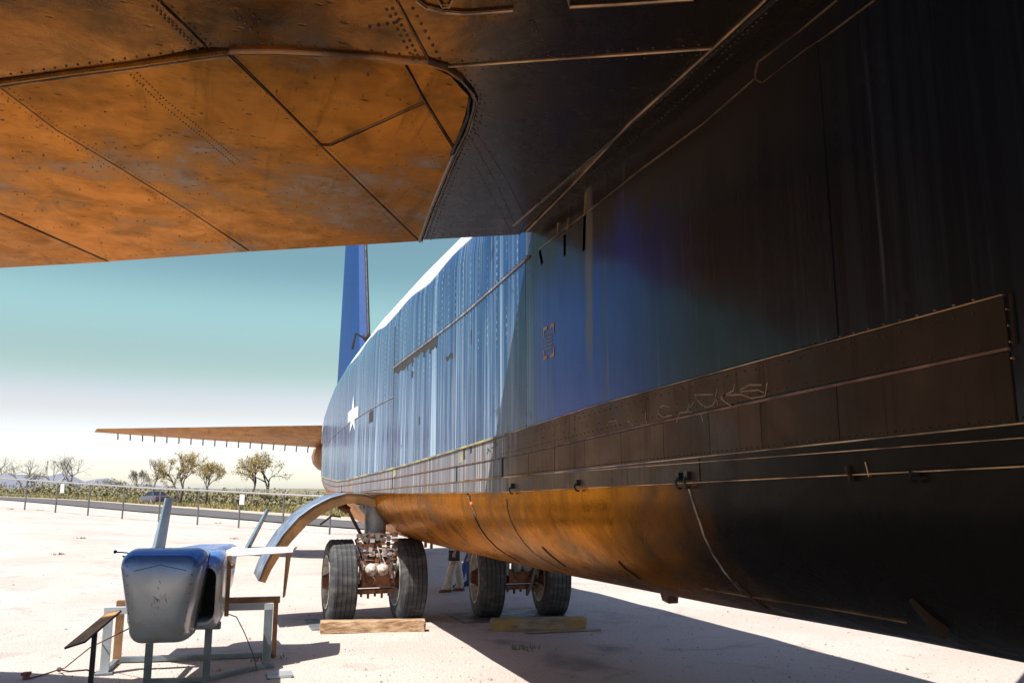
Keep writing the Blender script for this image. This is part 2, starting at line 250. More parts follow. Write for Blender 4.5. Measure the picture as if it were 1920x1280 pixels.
# ------------------------------------------------------------------ mesh builder
class MB:
    def __init__(s): s.v=[]; s.f=[]; s.m=[]; s.cur=0
    def face(s, *i): s.f.append(tuple(i)); s.m.append(s.cur)
    def box(s, c, size, rot=None):
        c = Vector(c); b = len(s.v)
        for x in (-.5,.5):
            for y in (-.5,.5):
                for z in (-.5,.5):
                    q = Vector((x*size[0],y*size[1],z*size[2])); q = (rot @ q) if rot else q; s.v.append(c+q)
        for q in ((0,1,3,2),(4,6,7,5),(0,4,5,1),(2,3,7,6),(0,2,6,4),(1,5,7,3)): s.face(*[b+i for i in q])
    def hexa(s, p):                                   # p[0..3] lower loop, p[4..7] upper loop
        b = len(s.v); s.v += [Vector(q) for q in p]
        for q in ((3,2,1,0),(4,5,6,7),(0,1,5,4),(1,2,6,5),(2,3,7,6),(3,0,4,7)): s.face(*[b+i for i in q])
    def bar(s, a, b, wx, wy, up=(0,0,1)):
        a,b = Vector(a),Vector(b); d=(b-a).normalized(); u=Vector(up)
        if abs(d.dot(u))>.95: u=Vector((0,1,0))
        sx=d.cross(u).normalized(); sy=sx.cross(d).normalized(); p=[]
        for e in (a,b): p += [e-sx*wx/2-sy*wy/2, e+sx*wx/2-sy*wy/2, e+sx*wx/2+sy*wy/2, e-sx*wx/2+sy*wy/2]
        s.hexa(p)
    def tube(s, pts, r, n=8, caps=True):
        pts=[Vector(p) for p in pts]; rs = r if isinstance(r,(list,tuple)) else [r]*len(pts); b=len(s.v); pu=None
        for i,p in enumerate(pts):
            d=(pts[min(i+1,len(pts)-1)]-pts[max(i-1,0)]).normalized()
            if pu is None:
                u=Vector((0,0,1)) if abs(d.z)<.9 else Vector((1,0,0)); pu=d.cross(u).normalized()
            pu=(pu-d*pu.dot(d)); pu = pu.normalized() if pu.length>1e-6 else Vector((1,0,0)); q=d.cross(pu)
            for k in range(n):
                a=2*math.pi*k/n; s.v.append(p+(pu*math.cos(a)+q*math.sin(a))*rs[i])
        for i in range(len(pts)-1):
            for k in range(n): s.face(b+i*n+k, b+i*n+(k+1)%n, b+(i+1)*n+(k+1)%n, b+(i+1)*n+k)
        if caps: s.face(*[b+k for k in range(n)][::-1]); s.face(*[b+(len(pts)-1)*n+k for k in range(n)])
    def lathe(s, prof, c, axis=(1,0,0), n=40, flat=None):     # prof: (along, radius)
        c=Vector(c); ax=Vector(axis).normalized(); u=Vector((0,0,1)); u=(u-ax*u.dot(ax)).normalized(); q=ax.cross(u); b=len(s.v)
        for (h,r) in prof:
            for k in range(n):
                a=2*math.pi*k/n; p=c+ax*h+(u*math.cos(a)+q*math.sin(a))*r
                if flat is not None and p.z<flat: p.z=flat
                s.v.append(p)
        for i in range(len(prof)-1):
            for k in range(n): s.face(b+i*n+k, b+(i+1)*n+k, b+(i+1)*n+(k+1)%n, b+i*n+(k+1)%n)
    def ball(s, c, r, n=10, m=6):
        r = r if isinstance(r,(tuple,list)) else (r,r,r); c=Vector(c); b=len(s.v)
        for i in range(m+1):
            t=math.pi*i/m
            for k in range(n):
                a=2*math.pi*k/n; s.v.append(c+Vector((r[0]*math.sin(t)*math.cos(a), r[1]*math.sin(t)*math.sin(a), r[2]*math.cos(t))))
        for i in range(m):
            for k in range(n): s.face(b+i*n+k, b+(i+1)*n+k, b+(i+1)*n+(k+1)%n, b+i*n+(k+1)%n)
    def loft(s, rings, caps=True):
        n=len(rings[0]); b=len(s.v)
        for r in rings: s.v += [Vector(p) for p in r]
        for i in range(len(rings)-1):
            for k in range(n): s.face(b+i*n+k, b+i*n+(k+1)%n, b+(i+1)*n+(k+1)%n, b+(i+1)*n+k)
        if caps: s.face(*[b+k for k in range(n)][::-1]); s.face(*[b+(len(rings)-1)*n+k for k in range(n)])
    def grid(s, rows):
        b=len(s.v); n=len(rows[0])
        for r in rows: s.v += [Vector(p) for p in r]
        for i in range(len(rows)-1):
            for k in range(n-1): s.face(b+i*n+k, b+i*n+k+1, b+(i+1)*n+k+1, b+(i+1)*n+k)
    def prism(s, poly, z0, z1):                        # flat polygon in x, y between two heights
        n=len(poly); b=len(s.v); s.v += [Vector((p[0],p[1],z0)) for p in poly]+[Vector((p[0],p[1],z1)) for p in poly]
        s.face(*range(b+n-1,b-1,-1)); s.face(*range(b+n,b+2*n))
        for k in range(n): s.face(b+k,b+(k+1)%n,b+n+(k+1)%n,b+n+k)
    def build(s, name, mat, parent=None, smooth=False, angle=None, bevel=None):
        me=bpy.data.meshes.new(name); me.from_pydata([tuple(v) for v in s.v],[],s.f)
        mats = mat if isinstance(mat,(list,tuple)) else [mat]
        for q in mats: me.materials.append(q)
        if len(mats)>1: me.polygons.foreach_set('material_index', s.m)
        bm=bmesh.new(); bm.from_mesh(me); bmesh.ops.recalc_face_normals(bm, faces=bm.faces)
        if bevel: bmesh.ops.bevel(bm, geom=[e for e in bm.edges], offset=bevel, segments=2, affect='EDGES', profile=.6)
        bm.to_mesh(me); bm.free()
        if smooth:
            me.polygons.foreach_set('use_smooth',[True]*len(me.polygons))
            if angle: me.set_sharp_from_angle(angle=R(angle))
        o=bpy.data.objects.new(name, me); C.objects.link(o)
        if parent: o.parent=parent
        return o
def tag(o, label=None, cat=None, group=None, kind=None):
    if label: o['label']=label
    if cat: o['category']=cat
    if group: o['group']=group
    if kind: o['kind']=kind
    return o
def empty(name, label, cat, group=None):
    o=bpy.data.objects.new(name,None); C.objects.link(o); o.empty_display_size=.2; return tag(o,label,cat,group)
def place(o, loc): o.location = loc
def rebase(root, loc):                                 # move an Empty to the foot of its thing, children stay put
    root.location = loc; inv = Matrix.Translation(-Vector(loc))
    for ch in root.children: ch.matrix_parent_inverse = inv

# ------------------------------------------------------------------ setting: ground, road, hills
def spaced(lo, hi, n, c, k):
    o=[]
    for i in range(n+1):
        t=-1+2*i/n; o.append(c+(hi if t>0 else -lo)*(math.sinh(k*t)/math.sinh(k)))
    return o
g=MB(); xs=spaced(-3000,3000,300,-8,5.6); ys=spaced(-2000,5000,340,40,5.8)
rr=random.Random(3)
g.grid([[Vector((x,y,gz(x,y)+(rr.uniform(-.012,.012) if abs(x)<40 and abs(y-25)<40 else 0))) for x in xs] for y in ys])
tag(g.build('ground', M['sand'], smooth=True), kind='structure')
near=[(-700,905.5),(-300,921),(0,937),(160,951),(317,964),(480,977),(655,991),(900,1011),(1300,1044),(1900,1094)]
far=[(-700,892),(-300,905),(0,924.5),(160,937),(317,952),(480,965),(655,978.5),(900,996),(1300,1024),(1900,1066)]
def pathpts(l, lift=0):
    return [ong(x,y,lift) for x,y in l]
def dens(p, n=8):
    o=[]
    for a,b in zip(p,p[1:]):
        for i in range(n): o.append(a.lerp(b,i/n))
    return o+[p[-1]]
A=dens([Vector((-90,245,0)),Vector((-62,190,0))]+pathpts(near[2:])); B=dens([Vector((-104,270,0)),Vector((-76,214,0)),Vector((-28.5,134,0)),Vector((-14,112,0))]+pathpts(far[4:])); 
g=MB(); g.grid([[Vector((q.x,q.y,gz(q.x,q.y)+.07)) for q in (a.lerp(b,u) for u in (0,.2,.4,.6,.8,1))] for a,b in zip(A,B)])
tag(g.build('road', M['asphalt'], smooth=True), kind='structure')
D=[b+(b-a).normalized()*7.5 for a,b in zip(A,B)]
g=MB(); g.grid([[Vector((q.x,q.y,gz(q.x,q.y)+.09)) for q in (b.lerp(d,u) for u in (0,.15,.3,.5,.7,.85,1))] for b,d in zip(B,D)])
tag(g.build('road_shoulder', M['shoulder'], smooth=True), kind='structure')
E_=[b+(b-a).normalized()*190 for a,b in zip(A,B)]
g=MB(); g.grid([[Vector((q.x,q.y,gz(q.x,q.y)+.12)) for q in (d.lerp(e,u) for u in (.01,.03,.06,.1,.2,.35,.5,.75,1))] for d,e in zip(D,E_)])
tag(g.build('scrubland_ground', M['scrubland'], smooth=True), kind='structure')
g=MB()
rows=[]
for i in range(70):
    x=-700+i*22; dd=2600; d=ray(x,905); d=Vector((d.x,d.y,0)).normalized()
    h=10+26*math.exp(-((x-90)/130)**2)+26*math.exp(-((x+200)/220)**2)+6*math.sin(x*.07)+4*math.sin(x*.19)
    if x>260: h*=max(.15,1-(x-260)/160)
    rows.append([d*dd+Vector((0,0,-6)), d*(dd+60)+Vector((0,0,h*.55)), d*(dd+160)+Vector((0,0,h)), d*(dd+420)+Vector((0,0,-6))])
g.grid(rows); tag(g.build('hills', M['hill'], smooth=True), kind='structure')

# ------------------------------------------------------------------ the bomber
bomber = empty('bomber_aircraft', 'huge weathered dark blue bomber whose wing and fuselage fill the picture, parked on the sand', 'aircraft')
BP = []                                                  # direct parts, rebased at the end
def part(mb, name, mat, parent=None, **k):
    o = mb.build(name, mat, parent or bomber, **k)
    return o
XC=4.2
SY=[-24,-22,-19,-14,-4,0,3.8,5.5,8.75,12,15,18,20,22,24,26,28,30,32,33]
SX=[3.9,3.3,2.85,2.7,2.7,2.7,2.7,2.7,2.7,2.7,2.72,2.80,2.86,2.95,3.08,3.24,3.46,3.70,3.92,4.08]
SZT=[4.3,4.9,5.4,5.7,5.75,5.75,5.75,5.75,5.75,5.74,5.68,5.58,5.5,5.40,5.24,5.02,4.8,4.6,4.45,4.2]
SZB=[2.8,2.0,1.6,1.45,1.45,1.45,1.40,1.35,1.29,1.27,1.27,1.28,1.32,1.45,1.62,1.85,2.1,2.4,2.75,3.1]
SZC=[3.2,2.5,2.25,2.2,2.2,2.2,2.2,2.2,2.2,2.2,2.2,2.2,2.24,2.32,2.44,2.6,2.8,3.05,3.3,3.5]
def sec(Y):
    f=lambda a: lerp_tab(Y,SY,a)
    return f(SX),f(SZT),f(SZB),f(SZC)
def section(Y):
    xl,zt,zb,zc=sec(Y); hw=XC-xl; r=min(.8,hw*.75,(zt-zc)*.45); pts=[]
    for k in range(13):                                   # belly, from keel to the lower edge of the wall
        a=math.pi/2*(1-k/12); pts.append((hw*math.cos(a), zc-(zc-zb)*math.sin(a)))
    n=14
    for k in range(1,n): pts.append((hw, zc+(zt-r-zc)*k/n))
    for k in range(9):
        a=math.pi/2*k/8; pts.append((hw-r+r*math.cos(a), zt-r+r*math.sin(a)))
    left=[(XC-x,z) for x,z in pts]; right=[(XC+x,z) for x,z in pts[1:-1]][::-1]
    return [Vector((x,Y,z)) for x,z in left+right]
YS=[]; y=-24.0
while y<33.01: YS.append(y); y+=.3 if y<0 else .25
fz=MB(); fz.loft([section(Y) for Y in YS], caps=True)
for i,fc in enumerate(fz.f):
    zc_=sum(fz.v[k].z for k in fc)/len(fc); yc=sum(fz.v[k].y for k in fc)/len(fc)
    fz.m[i] = 1 if zc_ < lerp_tab(yc,SY,SZC)+.12 else 0
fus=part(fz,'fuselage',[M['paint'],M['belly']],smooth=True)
BV=BVHTree.FromPolygons([tuple(v) for v in fz.v], fz.f)
def sk(x, y):                                            # picture point on the hull skin
    h=BV.ray_cast(EYE, ray(x,y)); 
    if h[0] is None: return None
    n=h[1]; n = -n if n.dot(ray(x,y))>0 else n
    return h[0], n
def near_hull(p):
    q=BV.find_nearest(p); n=q[1]
    if n.x>0 and q[0].x<XC: n=-n
    return q[0], n
def strip(mb, pts, w, h, sub=10, lift=0.0):              # raised strip along hull, pts = world points near skin
    P=[]
    for a,b in zip(pts,pts[1:]):
        for i in range(sub): P.append(a.lerp(b,i/sub))
    P.append(pts[-1]); Q=[near_hull(p) for p in P]; rows=[]
    for i,(p,n) in enumerate(Q):
        d=(Q[min(i+1,len(Q)-1)][0]-Q[max(i-1,0)][0]).normalized(); s_=n.cross(d).normalized()
        rows.append([p-s_*w/2-n*.01, p-s_*w/2+n*(h+lift), p+s_*w/2+n*(h+lift), p+s_*w/2-n*.01])
    mb.loft(rows)
def px(l): 
    o=[]
    for x,y in l:
        r_=sk(x,y)
        if r_: o.append(r_[0])
    return o
def YZ(l): return [near_hull(Vector((2.6,y,z)))[0] for y,z in l]
def patch(Y0,Y1,zlo,zhi,off,dy=.25,nz=6,bot=None):       # skin panel standing proud of the hull
    mb=MB(); n=max(2,int((Y1-Y0)/dy)); rows=[]
    for i in range(n+1):
        Y=Y0+(Y1-Y0)*i/n; a=zlo(Y) if callable(zlo) else zlo; b=zhi(Y) if callable(zhi) else zhi; row=[]
        for k in range(nz+1):
            p,nn=near_hull(Vector((2.3,Y,a+(b-a)*k/nz))); row.append((p,nn))
        rows.append(row)
    mb.grid([[p+n_*off for p,n_ in r] for r in rows]); mb.grid([[p-n_*.01 for p,n_ in r] for r in rows])
    m=(nz+1); tot=m*(n+1)
    rim=[k for k in range(m)]+[i*m+nz for i in range(1,n+1)]+[n*m+k for k in range(nz-1,-1,-1)]+[i*m for i in range(n-1,0,-1)]
    for a,b in zip(rim,rim[1:]+rim[:1]): mb.face(a,b,b+tot,a+tot)
    return mb
def rivets(mb, pts, nrm, sp, r, h=None):
    h=h or r*.7; acc=0
    for a,b in zip(pts,pts[1:]):
        L=(b-a).length; d=(b-a).normalized(); t=sp-acc
        while t<L:
            p=a+d*t; n=nrm(p) if callable(nrm) else nrm; q=p if not callable(nrm) else near_hull(p)[0]
            u=n.orthogonal().normalized(); w_=n.cross(u); bi=len(mb.v)
            for k in range(6):
                an=math.pi*k/3; mb.v.append(q+(u*math.cos(an)+w_*math.sin(an))*r)
            for k in range(6):
                an=math.pi*k/3; mb.v.append(q+(u*math.cos(an)+w_*math.sin(an))*r*.55+n*h)
            for k in range(6): mb.face(bi+k,bi+(k+1)%6,bi+6+(k+1)%6,bi+6+k)
            mb.face(*[bi+6+k for k in range(6)]); t+=sp
        acc=(L-(t-sp)) if t-sp<L else 0
hn=lambda p: near_hull(p)[1]
# skin panels of the aft wall (upper row, lower row), skirts, lower strips
zs=lambda Y: lerp_tab(Y,[2,6.9,9.3,13,20,30],[4.46,4.40,4.26,4.18,4.05,3.95])
zy=lambda Y: lerp_tab(Y,[2,5.6,7.7,9.3,12.8,19.3,26,31],[2.97,2.88,2.78,2.71,2.57,2.42,2.62,3.1])
zr=lambda Y: lerp_tab(Y,[2,3.6,7.7,12.8,20,26,31],[2.77,2.73,2.56,2.43,2.30,2.45,2.95])
zl=lambda Y: lerp_tab(Y,[2,7.7,12.8,20,26],[2.50,2.37,2.27,2.12,2.2])
z2=lambda Y: lerp_tab(Y,[2,4.4,7.7,14.7,20],[2.35,2.30,2.23,2.17,2.0])
for a,b in ((3.02,7.05),(7.07,9.44),(9.46,13.0),):
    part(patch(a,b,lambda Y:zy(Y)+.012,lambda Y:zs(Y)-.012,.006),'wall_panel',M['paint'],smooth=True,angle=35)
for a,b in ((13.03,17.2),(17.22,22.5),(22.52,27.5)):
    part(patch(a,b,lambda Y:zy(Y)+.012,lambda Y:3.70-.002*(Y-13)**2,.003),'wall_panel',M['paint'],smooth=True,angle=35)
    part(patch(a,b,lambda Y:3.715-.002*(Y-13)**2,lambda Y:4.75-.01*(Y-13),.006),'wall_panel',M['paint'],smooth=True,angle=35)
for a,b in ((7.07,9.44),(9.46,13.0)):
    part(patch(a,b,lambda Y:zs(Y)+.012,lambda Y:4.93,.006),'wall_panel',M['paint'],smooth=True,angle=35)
for a,b in ((2.16,7.9),(7.92,12.9),(12.92,18.5),(18.52,26)):
    part(patch(a,b,lambda Y:zr(Y)+.008,lambda Y:zy(Y)-.006,.009,nz=3),'skirt_panel',M['skirt'],smooth=True,angle=35)
ks=[2.16,3.05,3.62,4.1,4.62,5.2,5.8,6.4,7.0,7.7,9.3,11.2,12.9,15.6,18.5,22,25.5]
for a,b in zip(ks,ks[1:]):
    part(patch(a+.003,b-.003,lambda Y:zl(Y)+.008,lambda Y:zr(Y)-.010,.008,nz=3),'skirt_panel',M['skirt'],smooth=True,angle=35)
for a,b in ((1.9,4.2),(4.215,7.55),(7.565,9.3),(9.315,11),(11.015,14),(14.015,17)):
    part(patch(a,b,lambda Y:z2(Y)+.008,lambda Y:zl(Y)-.008,.013,nz=2),'chine_panel',M['lower_strip'],smooth=True,angle=35)
# edges
def edge(pts, w, h, mat, name='seam_strip', sub=12):
    mb=MB(); strip(mb,pts,w,h,sub); return part(mb,name,mat)
yz=lambda f,a,b,o=0.0,n=9: YZ([(a+(b-a)*i/n, f(a+(b-a)*i/n)+o) for i in range(n+1)])
edge(yz(zy,7.6,26), .022, .024, M['stain_yellow'],'primer_seam')
edge(yz(zy,2.16,7.58), .0055, .013, M['rib'])
edge(yz(zr,2.16,26), .012, .014, M['red_edge'],'lap_edge')
edge(yz(zl,1.9,14), .0055, .017, M['rib']); edge(yz(z2,1.9,17), .0055, .017, M['rib'])
edge(yz(lambda Y:2.47-.012*Y,1.9,9), .004, .017, M['rib'])
edge(yz(zs,6.95,13.1), .024, .014, M['skirt'])
edge(yz(lambda Y:3.708-.002*(Y-13)**2,13,24), .014, .012, M['skirt'])
edge(YZ([(13.02,4.85),(13.015,3.7),(13.0,2.6)]), .02, .012, M['groove'])
edge(YZ([(9.45,4.26),(9.45,3.4),(9.45,2.72)]), .016, .010, M['skirt'])
edge(YZ([(2.13,2.965),(2.13,2.78)]), .005, .014, M['skirt'])
for Y in (7.7,12.9,9.3,19): edge(YZ([(Y,zr(Y)+.01),(Y,zl(Y))]), .018,.018,M['groove'])
# runs of yellow primer and tar under the seams
for (Y,dz,wd,m) in ((9.15,.16,.11,'stain_yellow'),(12.75,.12,.16,'stain_yellow'),(8.75,.08,.06,'groove'),(9.0,.13,.07,'groove')):
    mb=MB(); strip(mb,YZ([(Y,zy(Y)-.005),(Y+.01,zy(Y)-dz*.5),(Y,zy(Y)-dz)]),wd,.0125,5); part(mb,'run_stain',M[m])
rs=random.Random(5)
part(patch(10.3,12.98,lambda Y:zs(Y)-.085-.045*abs(math.sin(Y*7.3))-.03*math.sin(Y*3.1+1),lambda Y:zs(Y)-.014,.0085,dy=.06,nz=2),'tar_smear',M['groove'])
for i in range(9):                                        # tar smears below the upper seam
    Y=10.3+2.7*i/8; mb=MB(); d=rs.uniform(.10,.2); strip(mb,YZ([(Y,zs(Y)-.01),(Y+.02,zs(Y)-d*.6),(Y+.05,zs(Y)-d)]),rs.uniform(.03,.07),.009,4); part(mb,'tar_smear',M['groove'])
for (Y,z,wd,hh) in ((9.7,3.86,.3,.05),(15.07,3.56,.42,.20),(11.7,3.9,.10,.12),(8.8,3.95,.03,.14),(11.2,3.2,.07,.09)):
    part(patch(Y-wd/2,Y+wd/2,lambda q:z-hh/2-.02*math.sin(q*31),lambda q:z+hh/2+.015*math.sin(q*23),.0088,dy=wd/6,nz=2),'tar_smear' if Y!=15.07 else 'hatch_patch',M['groove'])
# root fillet of the wing and the seam lines high on the wall
WZ=4.60
edge(px([(1640,2),(1545,72),(1510,95),(1432,155)]), .005,.007,M['rib'])
edge(px([(1570,2),(1500,60),(1422,118),(1417,138),(1419,150),(1430,156)]), .006,.009,M['rib'])
edge(px([(1417,148),(1320,232),(1200,320),(1120,384),(1060,430),(1012,468)]), .007,.008,M['rib'])
for a,b in (((1048,418),(1047,442)),((1068,408),(1065,430)),((1100,360),(1098,398))): edge(px([a,b]), .02,.012,M['rib'],'drain_tube')
for l_ in ([(1013,470),(1018,495)],[(1098,395),(1096,470)],[(1060,440),(1060,480)]): 
    q=px(l_); edge(q,.05,.006,M['skirt'],'run_stain')
# rivets on the skirts
rv=MB()
for off in (-.035,.03):
    rivets(rv, yz(lambda Y:(zy(Y)+zr(Y))/2,2.2,7.8,off*2.0,40), hn, .075 if off<0 else .09, .0065, .0135)
rivets(rv, yz(zy,2.3,7.6,-.03,40), hn, .16, .0065, .0135); rivets(rv, yz(lambda Y:(zy(Y)+zr(Y))/2,4.0,7.8,-.02,40), hn, .22, .0065,.0135)
rivets(rv, yz(zl,2.0,8,.02,40), hn, .045, .005, .014); rivets(rv, yz(zs,6.95,13,.035,40), hn, .09, .010, .012); rivets(rv, yz(zs,6.95,13,-.035,40), hn, .11, .010, .012)
tag(part(rv,'skirt_rivets',M['rivet']),kind='stuff')
rv=MB(); rivets(rv, YZ([(2.15,2.97),(2.15,2.73)]), hn, .06,.006,.0135); rivets(rv, yz(zy,2.2,3.2,.012,10), hn,.09,.005,.008)
tag(part(rv,'edge_rivets',M['rib']),kind='stuff')
# latches, hooks and brackets on the chine
for (x,y,s) in ((1281,900,1.0),(1297,898,1.0),(1089,909,.9),(965,915,1.0),(1722,893,.4)):
    p,n=sk(x,y); mb=MB(); mb.box(p+n*.018+Vector((0,0,.02*s)),(.05,.035*s,.05*s)); mb.tube([p+n*.035+Vector((0,0,.02)),p+n*.055+Vector((0,0,-.01)),p+n*.04+Vector((0,0,-.045*s)),p+n*.015+Vector((0,0,-.05*s))],.008,6)
    part(mb,'latch_hook',M['black_metal'])
p,n=sk(1596,886); mb=MB(); mb.box(p+n*.014+Vector((0,0,.012)),(.03,.022,.04)); mb.box(p+n*.014+Vector((0,-.012,-.022)),(.025,.016,.03)); part(mb,'bracket',M['skirt'])
edge(px([(1628,866),(1635,893)]),.006,.018,M['rib'])
# belly cord, seams, strake, blade
edge(px([(1292,912),(1300,940),(1312,975),(1330,1022),(1352,1060),(1376,1092),(1400,1116)]), .0055,.008,M['hose'],'belly_conduit')
edge(px([(1380,1090),(1402,1112),(1440,1140),(1480,1160)]), .03,.008,M['skirt'])
edge(px([(1320,1103),(1400,1117),(1500,1132),(1600,1148),(1700,1166)]), .006,.006,M['rib'])
edge(px([(880,928),(890,965),(908,1000),(940,1032),(975,1052)]), .012,.008,M['groove'])
edge(px([(876,923),(884,945),(893,968)]), .008,.012,M['rib'])
edge(px([(1017,1025),(1035,1042),(1060,1060)]), .012,.008,M['groove']); edge(px([(1160,1052),(1180,1070),(1200,1084)]), .012,.008,M['groove'])
edge(px([(950,935),(965,990),(1000,1035),(1050,1065)]), .006,.005,M['skirt'])
p1,n1=sk(1709,1121); p2,n2=sk(1772,1176); mb=MB(); mb.hexa([p1-n1*.01+Vector((0,-.008,0)),p2-n2*.01+Vector((0,-.025,0)),p2-n2*.01+Vector((0,.025,0)),p1-n1*.01+Vector((0,.008,0)),p1+n1*.02+Vector((0,-.005,0)),p2+n2*.05+Vector((0,-.02,0)),p2+n2*.05+Vector((0,.02,0)),p1+n1*.02+Vector((0,.005,0))]); part(mb,'drain_strake',M['skirt'])
q=onz(1258,1112,1.30); mb=MB(); mb.hexa([q+Vector((-.05,.08,-.07)),q+Vector((.05,.08,-.07)),q+Vector((.05,-.04,-.085)),q+Vector((-.05,-.04,-.085)),q+Vector((-.06,.18,.14)),q+Vector((.06,.18,.14)),q+Vector((.06,-.06,.14)),q+Vector((-.06,-.06,.14))]); part(mb,'belly_vent',M['hub'])
# marks: star with bars, orange corner stencil with text lines, scribbles
def decal(mb, polys, off):                                # polygons in (Y, z) laid on the hull
    for pl in polys:
        b=len(mb.v); mb.v += [near_hull(Vector((2.4,y,z)))[0]+near_hull(Vector((2.4,y,z)))[1]*off for y,z in pl]; mb.face(*range(b,b+len(pl)))
mb=MB(); sy,sz=17.5,3.78; star=[]
for k in range(10):
    a=math.pi/2+k*math.pi/5; r_=.42 if k%2==0 else .17; star.append((sy-1.0*r_*math.cos(a)*1.6, sz+r_*math.sin(a)))
for k in range(10): decal(mb,[[(sy,sz),star[k],star[(k+1)%10]]],.016)
for s in (-1,1): decal(mb,[[(sy+s*.30,sz-.10),(sy+s*.80,sz-.10),(sy+s*.80,sz+.12),(sy+s*.30,sz+.12)]],.014)
part(mb,'star_insignia',M['white'])
Y0,Y1,Za,Zb=6.62,6.38,3.37,3.66; L=.085; wd=.022
for Y,sg in ((Y0,-1),(Y1,1)):
    for z,sz_ in ((Za,1),(Zb,-1)):
        mb=MB(); decal(mb,[[(Y,z),(Y+sg*wd,z),(Y+sg*wd,z+sz_*L),(Y,z+sz_*L)],[(Y+sg*wd,z),(Y+sg*.085,z),(Y+sg*.085,z+sz_*.032),(Y+sg*wd,z+sz_*.032)]],.010); part(mb,'corner_stencil',M['orange_paint'])
mb=MB(); rs=random.Random(11)
for k in range(5):
    z=3.575-.032*k; y=6.58
    while y>6.43:
        ln=rs.uniform(.010,.022); decal(mb,[[(y,z),(y-ln,z),(y-ln,z+.016),(y,z+.016)]],.010); y-=ln+.007
part(mb,'stencil_text',simple('grey_stencil_ink',(.26,.24,.24),.6))
def scrib(name, strokes, w, mat, off=.0108):
    mb=MB()
    for st_ in strokes:
        P=[near_hull(Vector((2.4,*q))) for q in st_]; rows=[]
        for i,(p,n) in enumerate(P):
            d=(P[min(i+1,len(P)-1)][0]-P[max(i-1,0)][0]).normalized(); s_=n.cross(d).normalized(); rows.append([p-s_*w/2+n*off,p+s_*w/2+n*off])
        mb.grid(rows)
    return part(mb,name,mat)
def yzpx(l):
    o=[]
    for x,y in l:
        r_=sk(x,y); o.append((r_[0].y,r_[0].z))
    return o
Z=lambda l:[(1100+a/4.8,680+b/4.8) for a,b in l]
for l in (
 [(760,400),(700,385),(660,410),(660,460),(700,490),(780,470)],[(820,540),(850,450),(920,440),(980,350)],[(940,360),(920,430),(960,450)],
 [(985,290),(1150,285)],[(990,310),(1050,380),(1100,400),(1150,380),(1185,310)],[(1190,230),(1175,300),(1195,380)],[(1345,190),(1335,250),(1220,310)],[(1220,320),(1330,400)],
 [(1400,240),(1480,200),(1590,200)],[(1400,260),(1560,245),(1610,270)],[(1230,295),(1400,285),(1500,320),(1620,300),(1640,180)],
 [(180,600),(210,530),(280,520),(310,590)],[(330,520),(340,590)],[(540,440),(550,550)],[(1040,450),(1060,530)],[(380,520),(430,560),(420,590)]): scrib('scratched_stroke',[yzpx(Z(l))],.009,M['scribble'])
Z=lambda l:[(860+a/16,790+b/16) for a,b in l]
for l in ([(880,800),(930,850),(990,900)],[(930,800),(910,900),(870,980)],[(1010,790),(1060,775)],[(1050,635),(1130,625)],[(1085,635),(1100,800)],[(1200,640),(1150,680),(1210,710),(1170,760)]): scrib('scrawled_stroke',[yzpx(Z(l))],.010,M['black_paint'],.0112)

# wing: solid core plus separate skin panels underneath
wing=MB(); WR=[]
def te(s): return 6.90+.60*min(s,6)+.50*max(0,s-6)
def le(s): return -5.5+.74*s
def wing_ring(xabs, s, sgn):
    y1=te(s); y0=le(s); c=y1-y0; zb=WZ+.02+.012*s; th=.13*(1-.45*s/27); pts=[]
    lo=[(0,.35),(.02,.12),(.08,.03),(.2,0),(.45,0),(.75,0),(1,0)]
    for u,v_ in lo: pts.append(Vector((xabs,y0+c*u,zb+v_*th*c*.5)))
    hi=[(1,.006),(.75,.42),(.5,.85),(.3,1),(.12,.8),(.03,.52)]
    for u,v_ in hi: pts.append(Vector((xabs,y0+c*u,zb+max(.02,v_*th*c*.85))))
    return pts
wing.loft([wing_ring(2.72-s,s,-1) for s in (0,.01,1,2,4,6,9,13,18,23,27)])
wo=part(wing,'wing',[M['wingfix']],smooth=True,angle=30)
wr=MB(); wr.loft([[p-Vector((0,1.0,0)) for p in wing_ring(5.68+s,s,1)] for s in (0,1,2,4,6,9,13,18,23,27)]); part(wr,'wing',[M['wingfix']],smooth=True,angle=30)  # unseen right wing, shifted forward to keep its shadow off the sunlit strip
def wp(x,y): return onz(x,y,WZ)
def panel(name, pl, drop, mat, rim=.0028):
    P=[wp(x,y) for x,y in pl]; c=sum((Vector((p.x,p.y,0)) for p in P),Vector())/len(P); n=len(P); Q=[]
    A_=sum(P[i].x*P[(i+1)%n].y-P[(i+1)%n].x*P[i].y for i in range(n)); sgn=1 if A_>0 else -1
    for i in range(n):                                     # inset every edge by rim
        a,b,d=P[i-1],P[i],P[(i+1)%n]; e1=(b-a).normalized(); e2=(d-b).normalized(); n1=Vector((-e1.y,e1.x,0))*sgn; n2=Vector((-e2.y,e2.x,0))*sgn
        m=(n1+n2); m = m.normalized()/max(.5,m.normalized().dot(n1)); Q.append(b+m*rim)
    mb=MB(); mb.prism([(q.x,q.y) for q in Q], WZ-drop, WZ+.06); return part(mb,name,mat,wo)
TE0=[(785,449),(470,468),(205,487),(0,499),(-700,540)]
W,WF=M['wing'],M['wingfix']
panel('flap_panel',[(3,160),(125,138),(250,122),(428,98),(515,182),(600,268),(785,449),(472,468.5),(355,391),(228,312),(105,238)],.018,W)
panel('flap_panel',[(-372,212),(-180,186),(0,160),(105,240),(228,314),(355,393),(468,469),(206,487.5),(100,440),(0,395),(-190,300)],.016,W)
panel('flap_panel',[(-900,290),(-374,213),(-190,302),(0,398),(100,443),(203,488),(0,499.5),(-900,552)],.018,W)
